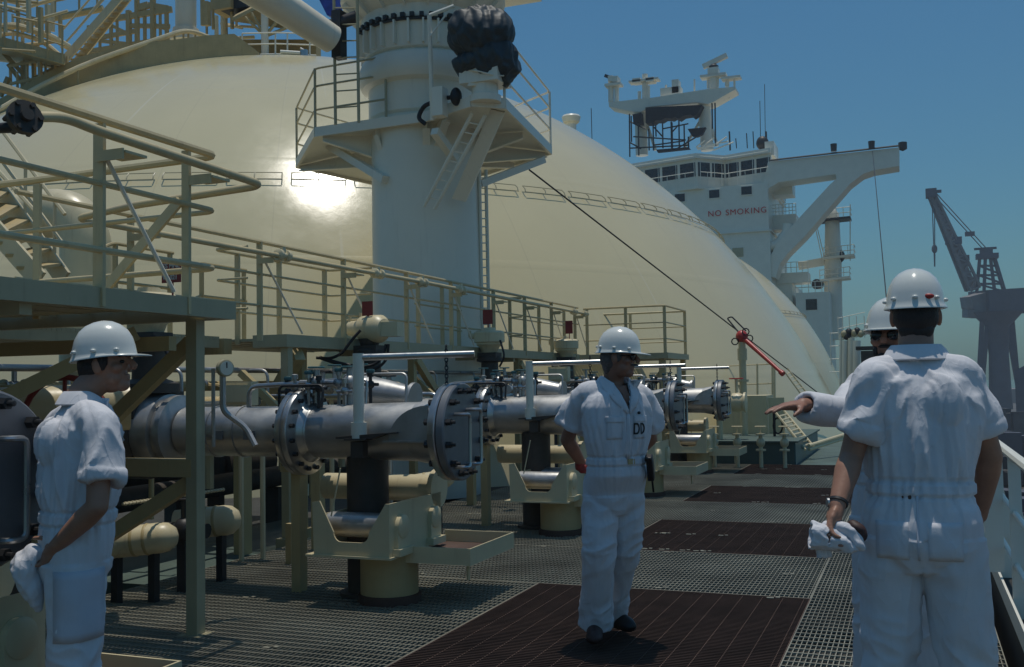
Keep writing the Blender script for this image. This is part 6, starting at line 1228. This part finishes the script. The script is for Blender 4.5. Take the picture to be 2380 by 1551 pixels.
mb = MB(); nx_, nz_ = 6, 8; rows = []; bmx = bmesh.new(); cvl = [c for c in kids(pl) if c.name.startswith('coverall')][0]; bmx.from_mesh(cvl.data)
from mathutils.bvhtree import BVHTree
tr_ = BVHTree.FromBMesh(bmx)
for i in range(nz_+1):
    rows.append([])
    for j in range(nx_+1):
        z = lerp(hi, kn, .10+.62*i/nz_).z; y = (hi.y-.095*k+.185*k*j/nx_); h_ = tr_.ray_cast(V((.6, y, z)), V((-1, 0, 0)))[0]; rows[-1].append(mb.bm.verts.new(V(((h_.x if h_ else .15)+.007, y, z))))
for i in range(nz_):
    for j in range(nx_): mb._f([rows[i][j], rows[i][j+1], rows[i+1][j+1], rows[i+1][j]])
po = mb.build('thigh_pocket', clothl, pl, local=True, angle=180); q_ = po.modifiers.new('th', 'SOLIDIFY'); q_.thickness = .006; bmx.free()
g = atd(80, 1318, D4-.14)
t = thing('white_cloth', 'crumpled white cloth held behind the man in profile', 'cloth', tuple(g))
mb = MB(); limb(mb, [g+V((.035, .02, .055)), g+V((.0, 0, .045)), g+V((-.03, -.01, -.01)), g+V((-.012, 0, -.09)), g+V((.012, .01, -.16))], [.028, .050, .062, .048, .014], 20, 5, flat=.8); limb(mb, [g+V((-.01, 0, .05)), g+V((-.06, -.01, .01)), g+V((-.055, 0, -.06))], [.035, .035, .018], 16, 4)
o = mb.build('cloth', cloth, t); remesh(o, .0045, 2); displace(o, lambda p, n: .010*ridged(V((p.x*17+p.z*5, p.y*17, p.z*6)))+.005*ridged(V((p.x*34, p.y*34-p.z*9, p.z*14)))-.006)
# ================================================================== HAZE (real air over the harbour)
hm = bpy.data.materials.new('harbour_haze'); hm.use_nodes = True; n_ = hm.node_tree.nodes; n_.clear()
ho = n_.new('ShaderNodeOutputMaterial'); pv = n_.new('ShaderNodeVolumePrincipled'); pv.inputs['Color'].default_value = (.78, .88, 1, 1); pv.inputs['Density'].default_value = .0006; pv.inputs['Anisotropy'].default_value = .2
hm.node_tree.links.new(pv.outputs[0], ho.inputs['Volume'])
mb = MB(); mb.bx(-150, 460, -40, 700, -24.5, 48); hz_ = mb.build('haze', hm, None, False); hz_['kind'] = 'stuff'; hz_['label'] = 'pale sea haze lying over the whole harbour'; hz_['category'] = 'haze'
S.cycles.volume_bounces = 0
